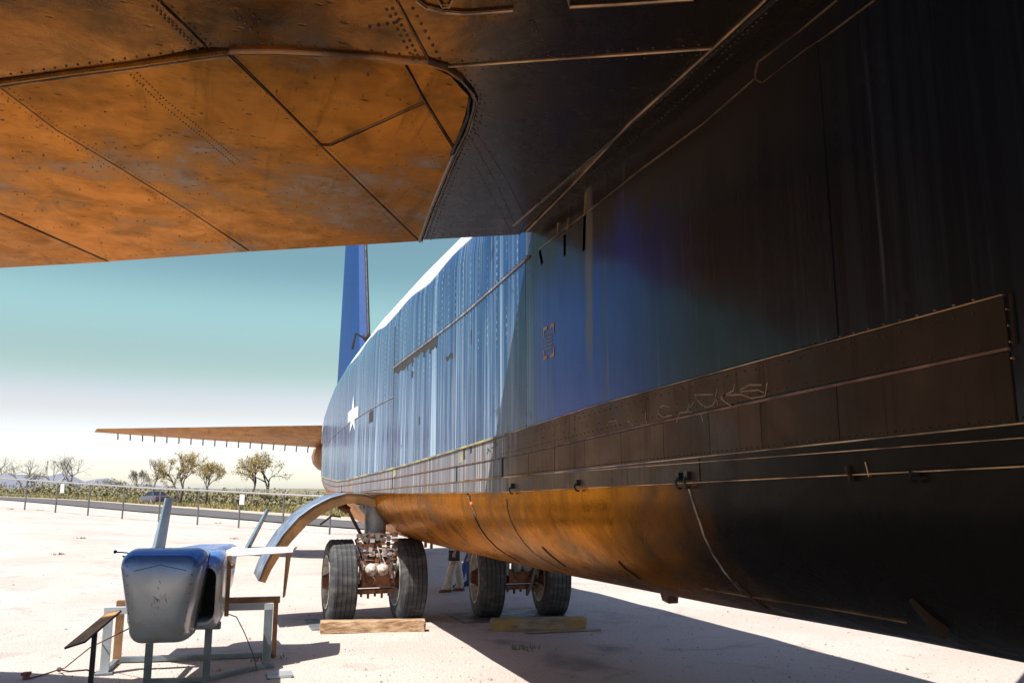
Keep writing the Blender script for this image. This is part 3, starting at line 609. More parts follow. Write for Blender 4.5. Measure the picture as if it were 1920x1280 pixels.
panel('flap_panel',[(434,98),(520,97),(600,101),(757,115),(795,186),(620,266),(602,266),(517,180)],.013,W)
panel('flap_panel',[(622,269),(797,189),(850,276),(835,318),(786,446),(604,269)],.018,W)
panel('flap_panel',[(762,116),(800,117),(846,140),(880,178),(873,212),(853,272),(800,187)],.012,W)
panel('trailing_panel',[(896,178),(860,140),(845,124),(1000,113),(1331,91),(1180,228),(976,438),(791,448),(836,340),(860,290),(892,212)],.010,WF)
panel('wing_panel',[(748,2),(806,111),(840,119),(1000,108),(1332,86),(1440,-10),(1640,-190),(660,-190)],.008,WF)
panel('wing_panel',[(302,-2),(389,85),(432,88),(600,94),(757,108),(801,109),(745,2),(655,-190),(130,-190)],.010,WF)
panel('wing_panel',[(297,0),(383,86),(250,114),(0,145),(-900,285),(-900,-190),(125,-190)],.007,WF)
def wstrip(pts, w, d, mat, name='seam_strip', par=None, base=0.0):
    P=[wp(x,y) for x,y in pts]; rows=[]
    for i,p in enumerate(P):
        t_=(P[min(i+1,len(P)-1)]-P[max(i-1,0)]).normalized(); s_=Vector((-t_.y,t_.x,0))
        z=WZ-base; rows.append([Vector((p.x-s_.x*w/2,p.y-s_.y*w/2,z+.02)),Vector((p.x-s_.x*w/2,p.y-s_.y*w/2,z-d*.6)),Vector((p.x-s_.x*w*.2,p.y-s_.y*w*.2,z-d)),Vector((p.x+s_.x*w*.2,p.y+s_.y*w*.2,z-d)),Vector((p.x+s_.x*w/2,p.y+s_.y*w/2,z-d*.6)),Vector((p.x+s_.x*w/2,p.y+s_.y*w/2,z+.02))])
    mb=MB(); mb.loft(rows); return part(mb,name,mat,wo)
G1=[(-900,290),(-300,198),(0,152),(125,134),(250,118),(340,105),(430,93)]
G2=[(430,93),(520,93),(600,97),(700,104),(757,111),(800,113),(838,125),(866,145),(884,165),(890,180),(887,200),(875,240),(852,285),(835,325),(810,385),(787,449)]
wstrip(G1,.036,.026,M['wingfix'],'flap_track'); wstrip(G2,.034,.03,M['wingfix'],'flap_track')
wstrip([(x-1,y+5) for x,y in G1],.006,.030,M['rib']); wstrip([(x+2,y-3) for x,y in G2[:8]],.006,.034,M['rib']); wstrip([(x+4,y+2) for x,y in G2[8:]],.007,.034,M['rib'])
wstrip([(880,182),(878,212),(862,250),(846,285)],.016,.036,M['groove'],'flap_slot')
for l_,wd in (([(840,122),(1000,110.5),(1170,99.5),(1335,88)],.014),([(300,0),(386,84)],.012),([(746,0),(806,112)],.011),([(430,95),(515,180),(601,267),(690,353),(786,449)],.010),
             ([(0,158),(105,239),(228,313),(355,392),(470,469)],.009),([(757,113),(797,187),(852,274)],.010),([(618,267),(797,187)],.007),([(0,396),(100,442),(205,488)],.009)):
    wstrip(l_,wd*.5,.0195,M['rib'])
wstrip([(1500,-70),(1425,5),(1335,88),(1180,228),(1075,342),(985,433)],.010,.024,M['rib'],'root_strip')
# root fillet: bevelled strip from wing underside down to the wall
mb=MB(); rows=[]
for i in range(24):
    Y=-4+10.7*i/23; rows.append([Vector((2.42,Y,WZ-.002)),Vector((2.44,Y,WZ-.020)),Vector((2.67,Y,4.645)),Vector((2.72,Y,4.645)),Vector((2.75,Y,4.75))])
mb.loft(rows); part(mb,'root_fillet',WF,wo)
mb=MB(); mb.tube([Vector((2.685,Y,4.64)) for Y in (-4,0,3,6.7)],.0045,6); part(mb,'root_strip',M['rib'],wo)
mb=MB(); mb.tube([wp(x,y)+Vector((0,0,-.02)) for x,y in [(780,-6),(800,9),(835,18),(872,21),(915,18),(962,14)]],.008,6); mb.tube([wp(x,y)+Vector((0,0,-.02)) for x,y in [(820,-10),(830,8),(842,8),(850,-8)]],.006,6); part(mb,'access_panel_edge',M['rib'],wo)
mb=MB(); mb.tube([wp(x,y)+Vector((0,0,-.02)) for x,y in [(1066,-10),(1068,7),(1180,1),(1300,-8)]],.010,6); part(mb,'access_panel_edge',M['rib'],wo)
# wing rivets
rv=MB(); dn=Vector((0,0,-1))
def wl(l,dx=0,dy=0,z=.018): return [wp(x+dx,y+dy)+Vector((0,0,-z)) for x,y in l]
for l_,dx,dy,sp,r_,z in (([(300,0),(386,84)],-14,4,.035,.008,.007),([(300,0),(386,84)],-22,2,.035,.008,.007),([(300,0),(386,84)],12,0,.05,.007,.010),
    ([(746,0),(806,112)],-16,2,.05,.010,.010),([(746,0),(806,112)],-28,2,.06,.010,.010),([(746,0),(806,112)],20,-2,.07,.010,.008),
    ([(840,122),(1335,88)],0,-8,.08,.008,.008),([(840,122),(1335,88)],0,9,.1,.007,.010),(G1[2:],0,-12,.075,.008,.007),(G2[:6],0,-12,.075,.008,.010),(G2[6:],12,-2,.06,.007,.010),(G2[8:],20,0,.09,.007,.010),
    ([(872,240),(930,340),(968,425)],0,0,.04,.006,.010),([(880,240),(945,340),(978,410)],6,-4,.04,.006,.010),([(895,300),(950,400),(965,432)],-6,4,.05,.006,.010),
    ([(240,130),(300,188),(370,245),(440,304)],0,0,.034,.0055,.018),([(240,130),(300,188),(370,245),(440,304)],12,-4,.034,.0055,.018),
    ([(430,95),(601,267),(786,449)],9,-2,.045,.0045,.018),([(430,95),(601,267),(786,449)],-9,5,.06,.0042,.018),([(0,158),(105,239),(355,392),(470,469)],9,-3,.045,.0045,.018),([(0,158),(105,239),(355,392),(470,469)],-7,5,.06,.0042,.018),([(757,113),(852,274)],-9,2,.06,.0042,.018),([(797,187),(850,280)],-30,30,.06,.0042,.018),
    ([(800,440),(970,431)],0,0,.08,.006,.010),([(880,180),(1000,230)],10,45,.05,.005,.010),([(985,15),(1100,225)],0,0,.06,.007,.008),([(1335,88),(1180,228),(985,433)],-12,-2,.045,.006,.010),([(1335,88),(1425,5)],12,12,.04,.008,.024),
    ([(1400,90),(1250,228),(1080,360)],-20,-6,.045,.008,.035),([(1440,45),(1250,215),(1050,385)],-45,-4,.05,.008,.025),
    ([(430,10),(470,50),(490,66)],0,0,.05,.009,.010),([(455,5),(490,40)],0,0,.05,.009,.010),([(760,35),(690,48)],0,0,.05,.011,.010)):
    rivets(rv, wl(l_,dx,dy,z), dn, sp, r_)
rq=random.Random(31)
def gtop(x): return lerp_tab(x,[p_[0] for p_ in G1]+[520,600,757,838],[p_[1] for p_ in G1]+[93,97,111,125])
for t_ in (.1,.2,.3,.4,.5,.6,.7,.8,.9,.96):
    l_=[(x,gtop(x)+(499-x*.064-gtop(x))*t_) for x in range(-240,int(850-95*t_),37)]
    for a_,b_ in zip(l_,l_[1:]):
        if rq.random()<.72:
            dx_,dy_=rq.uniform(-9,9),rq.uniform(-9,9); rivets(rv, wl([a_,b_],dx_,dy_,.018), dn, rq.choice((.07,.11,.16)), rq.uniform(.004,.008), .003)
tag(part(rv,'wing_rivets',M['rivet'],wo),kind='stuff')
mb=MB()
for x,y in ((490,66),(362,82),(398,77),(432,79),(1160,187),(1100,190),(1105,15)): mb.lathe([(0,.002),(.004,.018),(.012,.016),(.014,.002)],wp(x,y)+Vector((0,0,-.006)),(0,0,-1),10)
tag(part(mb,'fastener_caps',M['rib'],wo),kind='stuff')

# tail: fin and stabilisers
mb=MB(); mb.loft([[Vector((XC-t_,y_,z_)),Vector((XC-t_*1.0,y_*.7+y2*.3,z_)),Vector((XC-.02,y2,z_)),Vector((XC+.02,y2,z_)),Vector((XC+t_,y_*.7+y2*.3,z_)),Vector((XC,y_-.12,z_))] for (z_,y_,y2,t_) in ((4.7,23.3,30.6,.30),(6.2,24.0,30.1,.26),(9.8,25.2,29.5,.2),(13.6,26.6,28.9,.12))])
part(mb,'tail_fin',M['fin'],smooth=True,angle=25)
e1,e2=Vector((3.9,23.98,6.4)),Vector((XC,25.1,9.9)); mb=MB(); mb.tube([Vector((XC,23.18,4.9)),Vector((XC,23.88,6.2)),Vector((XC,25.08,9.8)),Vector((XC,26.48,13.6))],.05,8); part(mb,'fin_leading_edge',M['dark'])
p=Vector((XC-.12,23.6,6.5)); mb=MB(); mb.tube([p,p+Vector((-.35,-.1,.15)),p+Vector((-.42,.0,-.3))],.04,8); mb.ball(p+Vector((-.02,-.1,.05)),.13); part(mb,'fin_fitting',M['dark'])
mb=MB(); RTL,RTT=(3.2,26,4.18),(3.74,30.5,3.70); TL,TT=(-3.5,30.0,4.18),(-3.78,31.6,4.16)
rows=[]
for i in range(9):
    u=i/8; L_=Vector(RTL).lerp(Vector(TL),u); T_=Vector(RTT).lerp(Vector(TT),u); th=.30*(1-.72*u)
    rows.append([L_,L_.lerp(T_,.3)-Vector((0,0,th*.45)),L_.lerp(T_,.7)-Vector((0,0,th*.25)),T_,L_.lerp(T_,.7)+Vector((0,0,th*.2)),L_.lerp(T_,.3)+Vector((0,0,th*.35))])
mb.loft(rows); stb=part(mb,'stabiliser',M['stab'],smooth=True,angle=30)
mb=MB(); mb.loft([[Vector((2*XC-p.x,p.y,p.z)) for p in r_] for r_ in rows]); part(mb,'stabiliser',M['stab'],smooth=True,angle=30)
for i in range(17):
    p=Vector(RTT).lerp(Vector(TT),.06+.84*i/16); mb=MB(); mb.tube([p+Vector((0,-.1,0)),p+Vector((0,.05,-.03)),p+Vector((0,.12,-.19))],.022,5); part(mb,'static_wick',M['black_metal'],stb)
mb=MB(); mb.loft([[Vector((XC+rx*math.cos(a),yy,zz+rz*math.sin(a))) for a in [2*math.pi*k/14 for k in range(14)]] for yy,rx,zz,rz in ((29.6,.72,3.45,.62),(31.5,.68,3.42,.6),(33.0,.5,3.4,.45),(33.6,.15,3.4,.15))]); part(mb,'tail_turret',M['drone_brown'],smooth=True)

# main gear trucks
def wheel(par, c, axis, name='wheel', rimside=-1):
    mb=MB(); hw,r=.235,.71; prof=[(-hw*.55,.40),(-hw*.92,.46),(-hw,.56),(-hw*.93,.645),(-hw*.80,.685)]
    for k in range(5):
        x0=-hw*.66+k*hw*.33; prof += [(x0-.02,.704),(x0+.022,.71),(x0+.026,.697),(x0+.034,.697),(x0+.038,.71)]
    prof += [(hw*.80,.685),(hw*.93,.645),(hw,.56),(hw*.92,.46),(hw*.55,.40)]
    mb.lathe(prof,c,axis,48,flat=c[2]-.683)
    ty=mb.build(name,M['tyre'],par,smooth=True,angle=40)
    mb=MB(); mb.lathe([(-hw*.62,.395),(-hw*.98,.45),(-hw*.98,.425),(-hw*.6,.395),(-hw*.35,.36),(-hw*.25,.20),(-hw*.3,.16)],c,axis,40)
    mb.lathe([(hw*.62,.395),(hw*.98,.45),(hw*.98,.425),(hw*.6,.395),(hw*.35,.36),(hw*.25,.20)],c,axis,40); mb.build('rim',M['rim'],ty,smooth=True,angle=40)
    mb=MB(); mb.lathe([(-hw*.32,.30),(-hw*.30,.24),(-hw*.9,.13),(-hw*1.25,.10),(-hw*1.3,.02)],c,axis,24)
    ax=Vector(axis).normalized(); u=Vector((0,0,1)); q=ax.cross(u)
    for k in range(10):
        a=2*math.pi*k/10; p=Vector(c)+(u*math.cos(a)+q*math.sin(a))*.20; mb.tube([p-ax*hw*.55,p-ax*hw*.2],.016,6)
    mb.build('hub',M['hub'],ty,smooth=True,angle=40)
    return ty
def truck(X, Y, yaw, top, white):
    ax=Vector((math.cos(yaw),math.sin(yaw),0)); c=Vector((X,Y,.683)); gm=M['gear_white'] if white else M['gear_grey']
    fw=Vector((ax.y,-ax.x,0))                            # towards the nose
    for s in (-1,1): wheel(bomber, tuple(c+ax*s*.60), tuple(ax))
    mb=MB(); mb.tube([c-ax*.5,c-ax*.25,c+ax*.25,c+ax*.5],[.09,.13,.13,.09],12); mb.tube([c+fw*.02,c+Vector((0,0,.35))],.14,12); part(mb,'axle',M['gear_rust'],smooth=True,angle=40)
    mb=MB(); mb.tube([c+Vector((0,0,.3)),c+Vector((0,0,.72)),c+Vector((0,0,.74)),c+Vector((0,0,top-.683))],[.13,.13,.19,.19],20); st=part(mb,'strut',M['gear_grey'],smooth=True,angle=40)
    if white:
        mb=MB(); mb.lathe([(0,.20),(.03,.225),(.20,.215),(.42,.235),(.58,.20),(.64,.10)],c+Vector((0,0,.86)),(0,0,1),22); mb.build('wrap',M['wrap'],st,smooth=True)
        mb=MB(); mb.lathe([(0,.232),(.03,.232)],c+Vector((0,0,.86)),(0,0,1),22); mb.build('wrap_band',M['red_edge'],st)
        mb=MB(); mb.lathe([(0,.02),(.01,.105),(.17,.11),(.21,.06),(.22,.01)],c+fw*.20+Vector((-.04,0,.60)),(0,0,1),16); mb.tube([c+fw*.2+Vector((-.16,0,.58)),c+fw*.22+Vector((-.18,0,.70)),c+fw*.2+Vector((-.08,0,.82))],.03,8); mb.build('reservoir',gm,st,smooth=True,angle=45)
    mb=MB(); mb.box(c+fw*.14+Vector((0,0,.02)),(.50,.2,.24)); mb.box(c+fw*.16+Vector((0,0,-.17)),(.62,.16,.08)); part(mb,'brake_housing',M['gear_rust'],bevel=.02)
    for s in (-1,1):
        mb=MB(); mb.lathe([(-.02,.02),(.0,.09),(.06,.11),(.13,.085),(.16,.03)],c+fw*.22+ax*s*.10+Vector((0,0,.20)),tuple(fw),16); mb.lathe([(.15,.03),(.19,.028),(.2,.001)],c+fw*.22+ax*s*.10+Vector((0,0,.20)),tuple(fw),8); part(mb,'actuator',gm,smooth=True,angle=45)
    rr=random.Random(int(X*100)); 
    for row in range(7):
        z=.28+.085*row; mb=MB()
        for k in range(7):
            x=-.33+.11*k+rr.uniform(-.02,.02); sz=rr.uniform(.05,.10)
            mb.box(c+fw*(.16+rr.uniform(0,.1))+ax*x+Vector((0,0,z+rr.uniform(-.02,.02))),(sz,.08,rr.uniform(.03,.085)))
        mb.tube([c+fw*.24+ax*-.36+Vector((0,0,z)),c+fw*.26+ax*-.1+Vector((0,0,z+rr.uniform(-.03,.03))),c+fw*.24+ax*.36+Vector((0,0,z))],.014,6)
        part(mb,'valve_bank',gm if row not in (1,4) else M['gear_rust'])
    for s in (-1,1):
        mb=MB(); mb.tube([c+fw*.2+ax*s*.34+Vector((0,0,.52)),c+fw*.27+ax*s*.38+Vector((0,0,.36)),c+fw*.24+ax*s*.33+Vector((0,0,.15)),c+fw*.2+ax*s*.3+Vector((0,0,-.02))],.022,8); part(mb,'brake_hose',gm,smooth=True)
        mb=MB(); mb.box(c+fw*.2+ax*s*.26+Vector((0,0,.26)),(.07,.09,.30)); mb.box(c+fw*.24+ax*s*.27+Vector((0,0,.10)),(.05,.05,.12)); part(mb,'cylinder_body',gm,bevel=.012)
    for k in range(9):
        x0=rr.uniform(-.34,.34); x1=x0+rr.uniform(-.2,.2); z0=rr.uniform(-.12,.35); z1=z0+rr.uniform(.25,.6); mb=MB()
        mb.tube([c+fw*.2+ax*x0+Vector((0,0,z0)),c+fw*(.27+rr.uniform(0,.06))+ax*(x0*.6+x1*.4+rr.uniform(-.06,.06))+Vector((0,0,z0*.6+z1*.4)),c+fw*.24+ax*x1+Vector((0,0,z0*.2+z1*.8)),c+fw*.1+ax*x1*.6+Vector((0,0,z1))],rr.uniform(.010,.018),6)
        part(mb,'hydraulic_line',(gm,M['gear_rust'],M['black_metal'])[k%3],smooth=True)
    for k in range(5):
        mb=MB(); x=-.24+.12*k; mb.tube([c+fw*.15+ax*x+Vector((0,0,-.18)),c+fw*.15+ax*x+Vector((0,0,-.26-.03*(k%2)))],.022,6); part(mb,'stub_pin',M['gear_rust'])
    return st
truck(2.84,15.0,0,2.0,True); tr=truck(5.47,14.75,R(-7),1.7,False)
c=Vector((5.62,14.35,.68)); mb=MB(); mb.tube([c+Vector((.05,.05,.6)),c+Vector((.03,0,.35)),c+Vector((.02,-.02,.15)),c+Vector((-.06,0,-.12)),c+Vector((-.1,.1,-.3))],.028,8); part(mb,'pale_hose',M['stain_yellow'],smooth=True)
# curved main gear door, its frame and brace
DP=[(2.80,2.10),(2.55,2.18),(2.25,2.19),(1.98,2.12),(1.70,1.98),(1.45,1.79),(1.22,1.52),(1.05,1.25),(.93,1.0),(.86,.78)]
mb=MB(); DY0,DY1=14.55,16.0; outer=[[Vector((x,y,z)) for y in (DY0,DY0+.5,DY0+1,DY1)] for x,z in DP]; mb.grid(outer)
dr=part(mb,'gear_door',M['door_out'],smooth=True)
sol=dr.modifiers.new('thick','SOLIDIFY'); sol.thickness=.012; sol.offset=-1 
mb=MB()
def inn(i,d):
    a=Vector((DP[max(i-1,0)][0],0,DP[max(i-1,0)][1])); b=Vector((DP[min(i+1,len(DP)-1)][0],0,DP[min(i+1,len(DP)-1)][1])); t_=(b-a).normalized(); n_=Vector((-t_.z,0,t_.x)); n_ = n_ if n_.z<0 or (abs(n_.z)<.05 and n_.x>0) else -n_
    return Vector((DP[i][0],0,DP[i][1]))+n_*d
dd=[.16,.17,.18,.19,.20,.20,.19,.16,.14,.12]
for yy,hgt in ((DY0+.03,1),(DY0+.75,.8),(DY1-.03,1)):
    mb.loft([[inn(i,.013)+Vector((0,yy-.02,0)),inn(i,.013)+Vector((0,yy+.02,0)),inn(i,dd[i]*hgt)+Vector((0,yy+.02,0)),inn(i,dd[i]*hgt)+Vector((0,yy-.02,0))] for i in range(len(DP))])
mb.build('door_frame',M['door_in'],dr)
mb=MB(); mb.grid([[inn(i,.09)+Vector((0,y,0)) for y in (DY0+.06,DY0+.73)] for i in range(1,9)]); mb.grid([[inn(i,.09)+Vector((0,y,0)) for y in (DY0+.78,DY1-.06)] for i in range(1,9)]); mb.build('door_lining',M['door_in'],dr)
for i in (2,4,6): 
    mb=MB(); mb.bar(inn(i,.1)+Vector((0,DY0+.03,0)),inn(i,.1)+Vector((0,DY1-.03,0)),.05,.06); mb.build('door_rib',M['door_in'],dr)
mb=MB(); mb.bar((2.28,15,2.02),(2.68,15,1.30),.06,.05); mb.tube([(2.2,15,1.98),(2.36,15,1.88)],.07,8); part(mb,'door_brace',M['hub'])
mb=MB(); mb.tube([(1.95,15.6,1.62),(2.15,15.55,1.78),(2.3,15.5,1.76)],.02,6); part(mb,'door_cable',M['drone_blue'])
# wheel well lip and pegs hanging from the belly behind
mb=MB(); mb.hexa([(2.70,15.3,1.9),(2.95,15.3,1.62),(2.95,15.9,1.62),(2.70,15.9,1.9),(2.70,15.3,2.15),(3.1,15.3,2.15),(3.1,15.9,2.15),(2.70,15.9,2.15)]); part(mb,'wheel_well',M['dark'])
for k in range(4):
    p=ony(776+11*k,1012+2*k,19.5); mb=MB(); mb.tube([p+Vector((0,0,.35)),p+Vector((0,0,-.12))],.035,6); part(mb,'belly_peg',M['gear_rust'])
rebase(bomber,(4.2,15,0))

# ------------------------------------------------------------------ ground under the gear: timbers and plates
def timber(name, a, b, s, mat, label, grp):
    a,b=Vector(a),Vector(b); mb=MB(); d=(b-a).normalized(); sd_=Vector((-d.y,d.x,0)); r=random.Random(int(a.x*100)); rows=[]
    for i in range(15):
        p=a.lerp(b,i/14); ring=[]
        for k,(u,v) in enumerate(((-.5,0),(-.5,.5),(-.47,.93),(-.4,1),(0,1.0),(.4,1),(.47,.93),(.5,.5),(.5,0),(0,0))):
            j=r.uniform(-.018,.018)*s; ring.append(p+sd_*(u*s+j)+Vector((0,0,max(0.0,v*s*.92+j-(.10*s*r.random() if k in (1,7) and r.random()<.3 else 0))))+d*(r.uniform(-.02,.02) if i in (0,14) else 0))
        rows.append(ring)
    mb.loft(rows); o=mb.build(name,mat); return tag(o,label,'timber',grp)
timber('timber_beam',(1.83,14.05,0),(3.43,13.62,0),.20,M['timber'],'short weathered brown timber lying in the sun before the left pair of wheels','wheel chock timbers')
timber('timber_beam',(4.46,13.33,0),(5.98,12.98,0),.20,M['timber_yellow'],'shaded timber with worn yellow paint lying before the right pair of wheels','wheel chock timbers')
mb=MB(); mb.hexa([(4.9,12.86,.006),(6.1,12.62,.006),(6.13,12.72,.006),(4.93,12.96,.006),(4.9,12.86,.03),(6.1,12.62,.03),(6.13,12.72,.03),(4.93,12.96,.03)]); tag(mb.build('thin_plank',M['timber_yellow']),'thin flat plank on the ground along the yellow painted timber','plank')
for (x0,x1,y0,y1,lab) in ((1.72,3.6,14.3,15.5,'flat steel plate under the left, sunlit pair of wheels'),(4.25,6.2,14.15,15.3,'flat steel plate under the right, shaded pair of wheels')):
    mb=MB(); mb.hexa([(x0,y0,-.02),(x1,y0-.1,-.02),(x1,y1-.1,-.02),(x0,y1,-.02),(x0,y0,.014),(x1,y0-.1,.014),(x1,y1-.1,.014),(x0,y1,.014)]); tag(mb.build('steel_plate',M['plate']),lab,'plate','plates under the wheels')
# pebbles
mb=MB(); r=random.Random(21)
for i in range(6500):
    d=4+r.random()**1.6*34; a=R(-14+68*r.random()); x,y=d*math.sin(a),d*math.cos(a); s=r.uniform(.005,.016)*(1 if r.random()<.93 else 1.9)
    c=Vector((x,y,gz(x,y)+s*.2)); b=len(mb.v)
    for q in ((1,0,0),(0,1,0),(-1,0,0),(0,-1,0)): mb.v.append(c+Vector((q[0]*s*r.uniform(.7,1.3),q[1]*s*r.uniform(.7,1.3),0)))
    mb.v.append(c+Vector((0,0,s*.8)))
    for k in range(4): mb.face(b+k,b+(k+1)%4,b+4)
tag(mb.build('pebbles',M['pebble']),'small loose stones scattered over the pale sand lot','gravel',kind='stuff')
# sparse weeds on the lot
mb=MB()
for (x,y) in ((407,981),(170,945),(150,1010),(110,1040),(440,1010),(20,955),(75,957),(500,1240),(980,1220),(700,1060)):
    p=ong(x,y)
    for k in range(26):
        a=r.uniform(0,6.28); q=p+Vector((math.cos(a)*r.uniform(0,.25),math.sin(a)*r.uniform(0,.25),0)); b=len(mb.v); h=r.uniform(.03,.1)
        mb.v += [q,q+Vector((.02,.01,0)),q+Vector((r.uniform(-.05,.05),r.uniform(-.05,.05),h))]; mb.face(b,b+1,b+2)
tag(mb.build('lot_weeds',M['leaf_g']),'tiny dry weeds dotted over the sand lot','weeds',kind='stuff')

# ------------------------------------------------------------------ decoy drone, its stand, cords, grate, info sign
drone = empty('decoy_drone','small boxy grey glossy drone with white wings standing on a steel frame before the bomber','drone')
Y9=R(10); AX=Vector((math.sin(Y9),math.cos(Y9),0)); SD=Vector((math.cos(Y9),-math.sin(Y9),0)); D0=Vector((-.42,9.75,0))
def dl(x,y,z): return D0+SD*x+AX*y+Vector((0,0,z))
def dsec(y,ht,hb,z0,z1,rr_):                              # rounded trapezium ring
    pts=[]; cs=[(ht,z1,-1,0),(-ht,z1,0,1)]
    def corner(cx,cz,a0,a1,r_): return [(cx+r_*math.cos(a0+(a1-a0)*k/5), cz+r_*math.sin(a0+(a1-a0)*k/5)) for k in range(6)]
    P=[]; r_=rr_
    P+=corner(hb-r_,z0+r_,-math.pi/2,0,r_); P+=corner(ht-r_,z1-r_,0,math.pi/2,r_); P+=corner(-ht+r_,z1-r_,math.pi/2,math.pi,r_); P+=corner(-hb+r_,z0+r_,math.pi,1.5*math.pi,r_)
    return [dl(x,y,z) for x,z in P]
mb=MB(); mb.loft([dsec(-.035,.03,.02,1.10,1.16,.01),dsec(-.033,.16,.11,.95,1.33,.08),dsec(-.028,.27,.18,.83,1.46,.12),dsec(-.015,.35,.235,.755,1.545,.14),dsec(.01,.39,.265,.715,1.585,.15),dsec(.05,.41,.285,.685,1.60,.15),dsec(.12,.425,.30,.665,1.615,.14),dsec(.26,.43,.31,.645,1.63,.13),dsec(.5,.40,.30,.64,1.60,.11),dsec(.9,.36,.28,.66,1.555,.10),dsec(1.4,.34,.28,.68,1.53,.10),dsec(2.6,.33,.28,.72,1.50,.10),dsec(3.3,.31,.27,.85,1.48,.10),dsec(3.6,.26,.24,.95,1.44,.1)])
part_d=lambda mb,n,m,**k: mb.build(n,m,drone,**k)
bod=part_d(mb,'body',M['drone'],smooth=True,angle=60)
for s in (1,-1):
    mb=MB(); mb.bar(dl(s*.432,.34,1.56),dl(s*.315,.34,.72),.012,.012); mb.build('nose_joint',M['black_metal'],bod)
mb=MB(); mb.tube([dl(-.28,.085,1.57),dl(-.22,.05,1.47),dl(-.19,.03,1.43)],.006,5); mb.tube([dl(.26,.1,1.55),dl(.16,.04,1.47),dl(.08,.01,1.43)],.005,5); mb.build('scratch_lines',M['black_metal'],bod)
rs=random.Random(9)
BB=BVHTree.FromPolygons([tuple(bod.matrix_world @ v.co) for v in bod.data.vertices],[tuple(p.vertices) for p in bod.data.polygons])
def face_pt(x,z):
    h=BB.ray_cast(dl(x,-1,z),AX); return h[0]-AX*.0015
mb=MB()
for k in range(26):                                        # scuffs on the blunt nose
    x=rs.gauss(.02,.05); z=rs.gauss(1.12,.06); p=face_pt(x,z); q=face_pt(x+rs.uniform(-.02,.02),z+rs.uniform(-.035,.035)); mb.bar(p,q,.004,.003)
tag(mb.build('nose_scuffs',M['rope'],bod),kind='stuff')
mb=MB()
for k in range(9):
    for x in (-.395+.008*k,.395-.008*k):
        pass
for k in range(8):
    for sx_ in (-1,1):
        zz_=.80+.095*k; xx_=sx_*(.30+.105*(zz_-.66)); p=face_pt(xx_*.86,zz_); mb.ball(p,.006,6,4)
tag(mb.build('nose_screws',M['black_metal'],bod),kind='stuff')
mb=MB(); mb.tube([face_pt(-.26+.052*k,1.475-.012*abs(k-5)) for k in range(11)],.003,5); mb.build('nose_seam',M['black_metal'],bod)
for s in (-1,1):                                           # side intakes: a bulged cowl with a dark mouth
    mb=MB(); rows=[]
    for (y,xo,zt_,zb_) in ((.38,.515,1.44,.79),(.43,.54,1.50,.75),(.6,.55,1.53,.72),(1.1,.50,1.53,.71),(1.9,.40,1.50,.76),(2.8,.33,1.45,.9)):
        xo=xo if s>0 else .26+(xo-.26)*.52; P=[(.20,zb_)]; r_=.12
        P+=[(xo-r_+r_*math.cos(a),zb_+r_+r_*math.sin(a)) for a in [-math.pi/2+math.pi/2*k/5 for k in range(6)]]
        P+=[(xo-r_+r_*math.cos(a),zt_-r_+r_*math.sin(a)) for a in [math.pi/2*k/5 for k in range(6)]]
        P+=[(.20,zt_)]; rows.append([dl(s*x,y,z) for x,z in P])
    n=len(rows[0]); mb.grid(rows)
    inner=[[p.lerp(sum(rows[0],Vector())/n,f)+AX*dy for p in rows[0]] for f,dy in ((0,0),(.10,.0),(.14,.02),(.18,.45))]
    mb.grid(inner); ck=part_d(mb,'intake_cowl',M['drone'],smooth=True,angle=50)
    mb=MB(); b=inner[2]; c_=[p+AX*.05 for p in b]; mb.v+=[Vector(p) for p in b]+[p+AX*.4 for p in b]
    for k in range(n-1): mb.face(k,k+1,n+k+1,n+k)
    mb.face(*range(n,2*n)); mb.build('intake_mouth',M['dark'],ck)
mb=MB(); rows=[]
for (x,yl,yt) in ((-1.16,2.3,3.2),(-.45,1.75,3.25),(0,1.6,3.3),(.45,1.75,3.25),(1.16,2.3,3.2)):
    rows.append([dl(x,yl,1.425),dl(x,yl+.2,1.40),dl(x,yt,1.43),dl(x,yt-.3,1.455),dl(x,yl+.2,1.465)])
mb.loft(rows); wg=part_d(mb,'wing',M['drone_white'])
def fin(name,a,b,cl,ct,mat,lean):
    mb=MB(); a=Vector(a); b=Vector(b); th=.02; mb.hexa([a-SD*th,a+SD*th,a+SD*th+AX*cl,a-SD*th+AX*cl,b-SD*th*.5,b+SD*th*.5,b+SD*th*.5+AX*ct,b-SD*th*.5+AX*ct]); return part_d(mb,name,mat)
fin('upper_fin',dl(-.66,2.45,1.44),dl(-.60,2.7,2.14),.62,.42,M['drone_blue'],0)
fin('upper_fin',dl(.50,2.6,1.44),dl(.74,2.8,1.98),.5,.4,M['drone_blue'],0)
fin('lower_fin',dl(-1.02,2.4,1.42),dl(-.86,2.7,1.02),.6,.25,M['drone_brown'],0)
fin('lower_fin',dl(1.09,2.4,1.42),dl(1.03,2.75,.78),.45,.2,M['drone_brown'],0)
mb=MB(); mb.tube([dl(-.36,.9,1.50),dl(-.55,.8,1.545),dl(-.655,.75,1.56)],.010,6); mb.ball(dl(-.665,.745,1.562),.022); part_d(mb,'probe',M['black_metal'])
mb=MB(); mb.box(dl(.455,1.6,1.08),(.05,.16,.72)); mb.ball(dl(.495,1.55,1.32),.035); part_d(mb,'side_fitting',M['drone_brown'])
rebase(drone,(-.2,11.5,0))
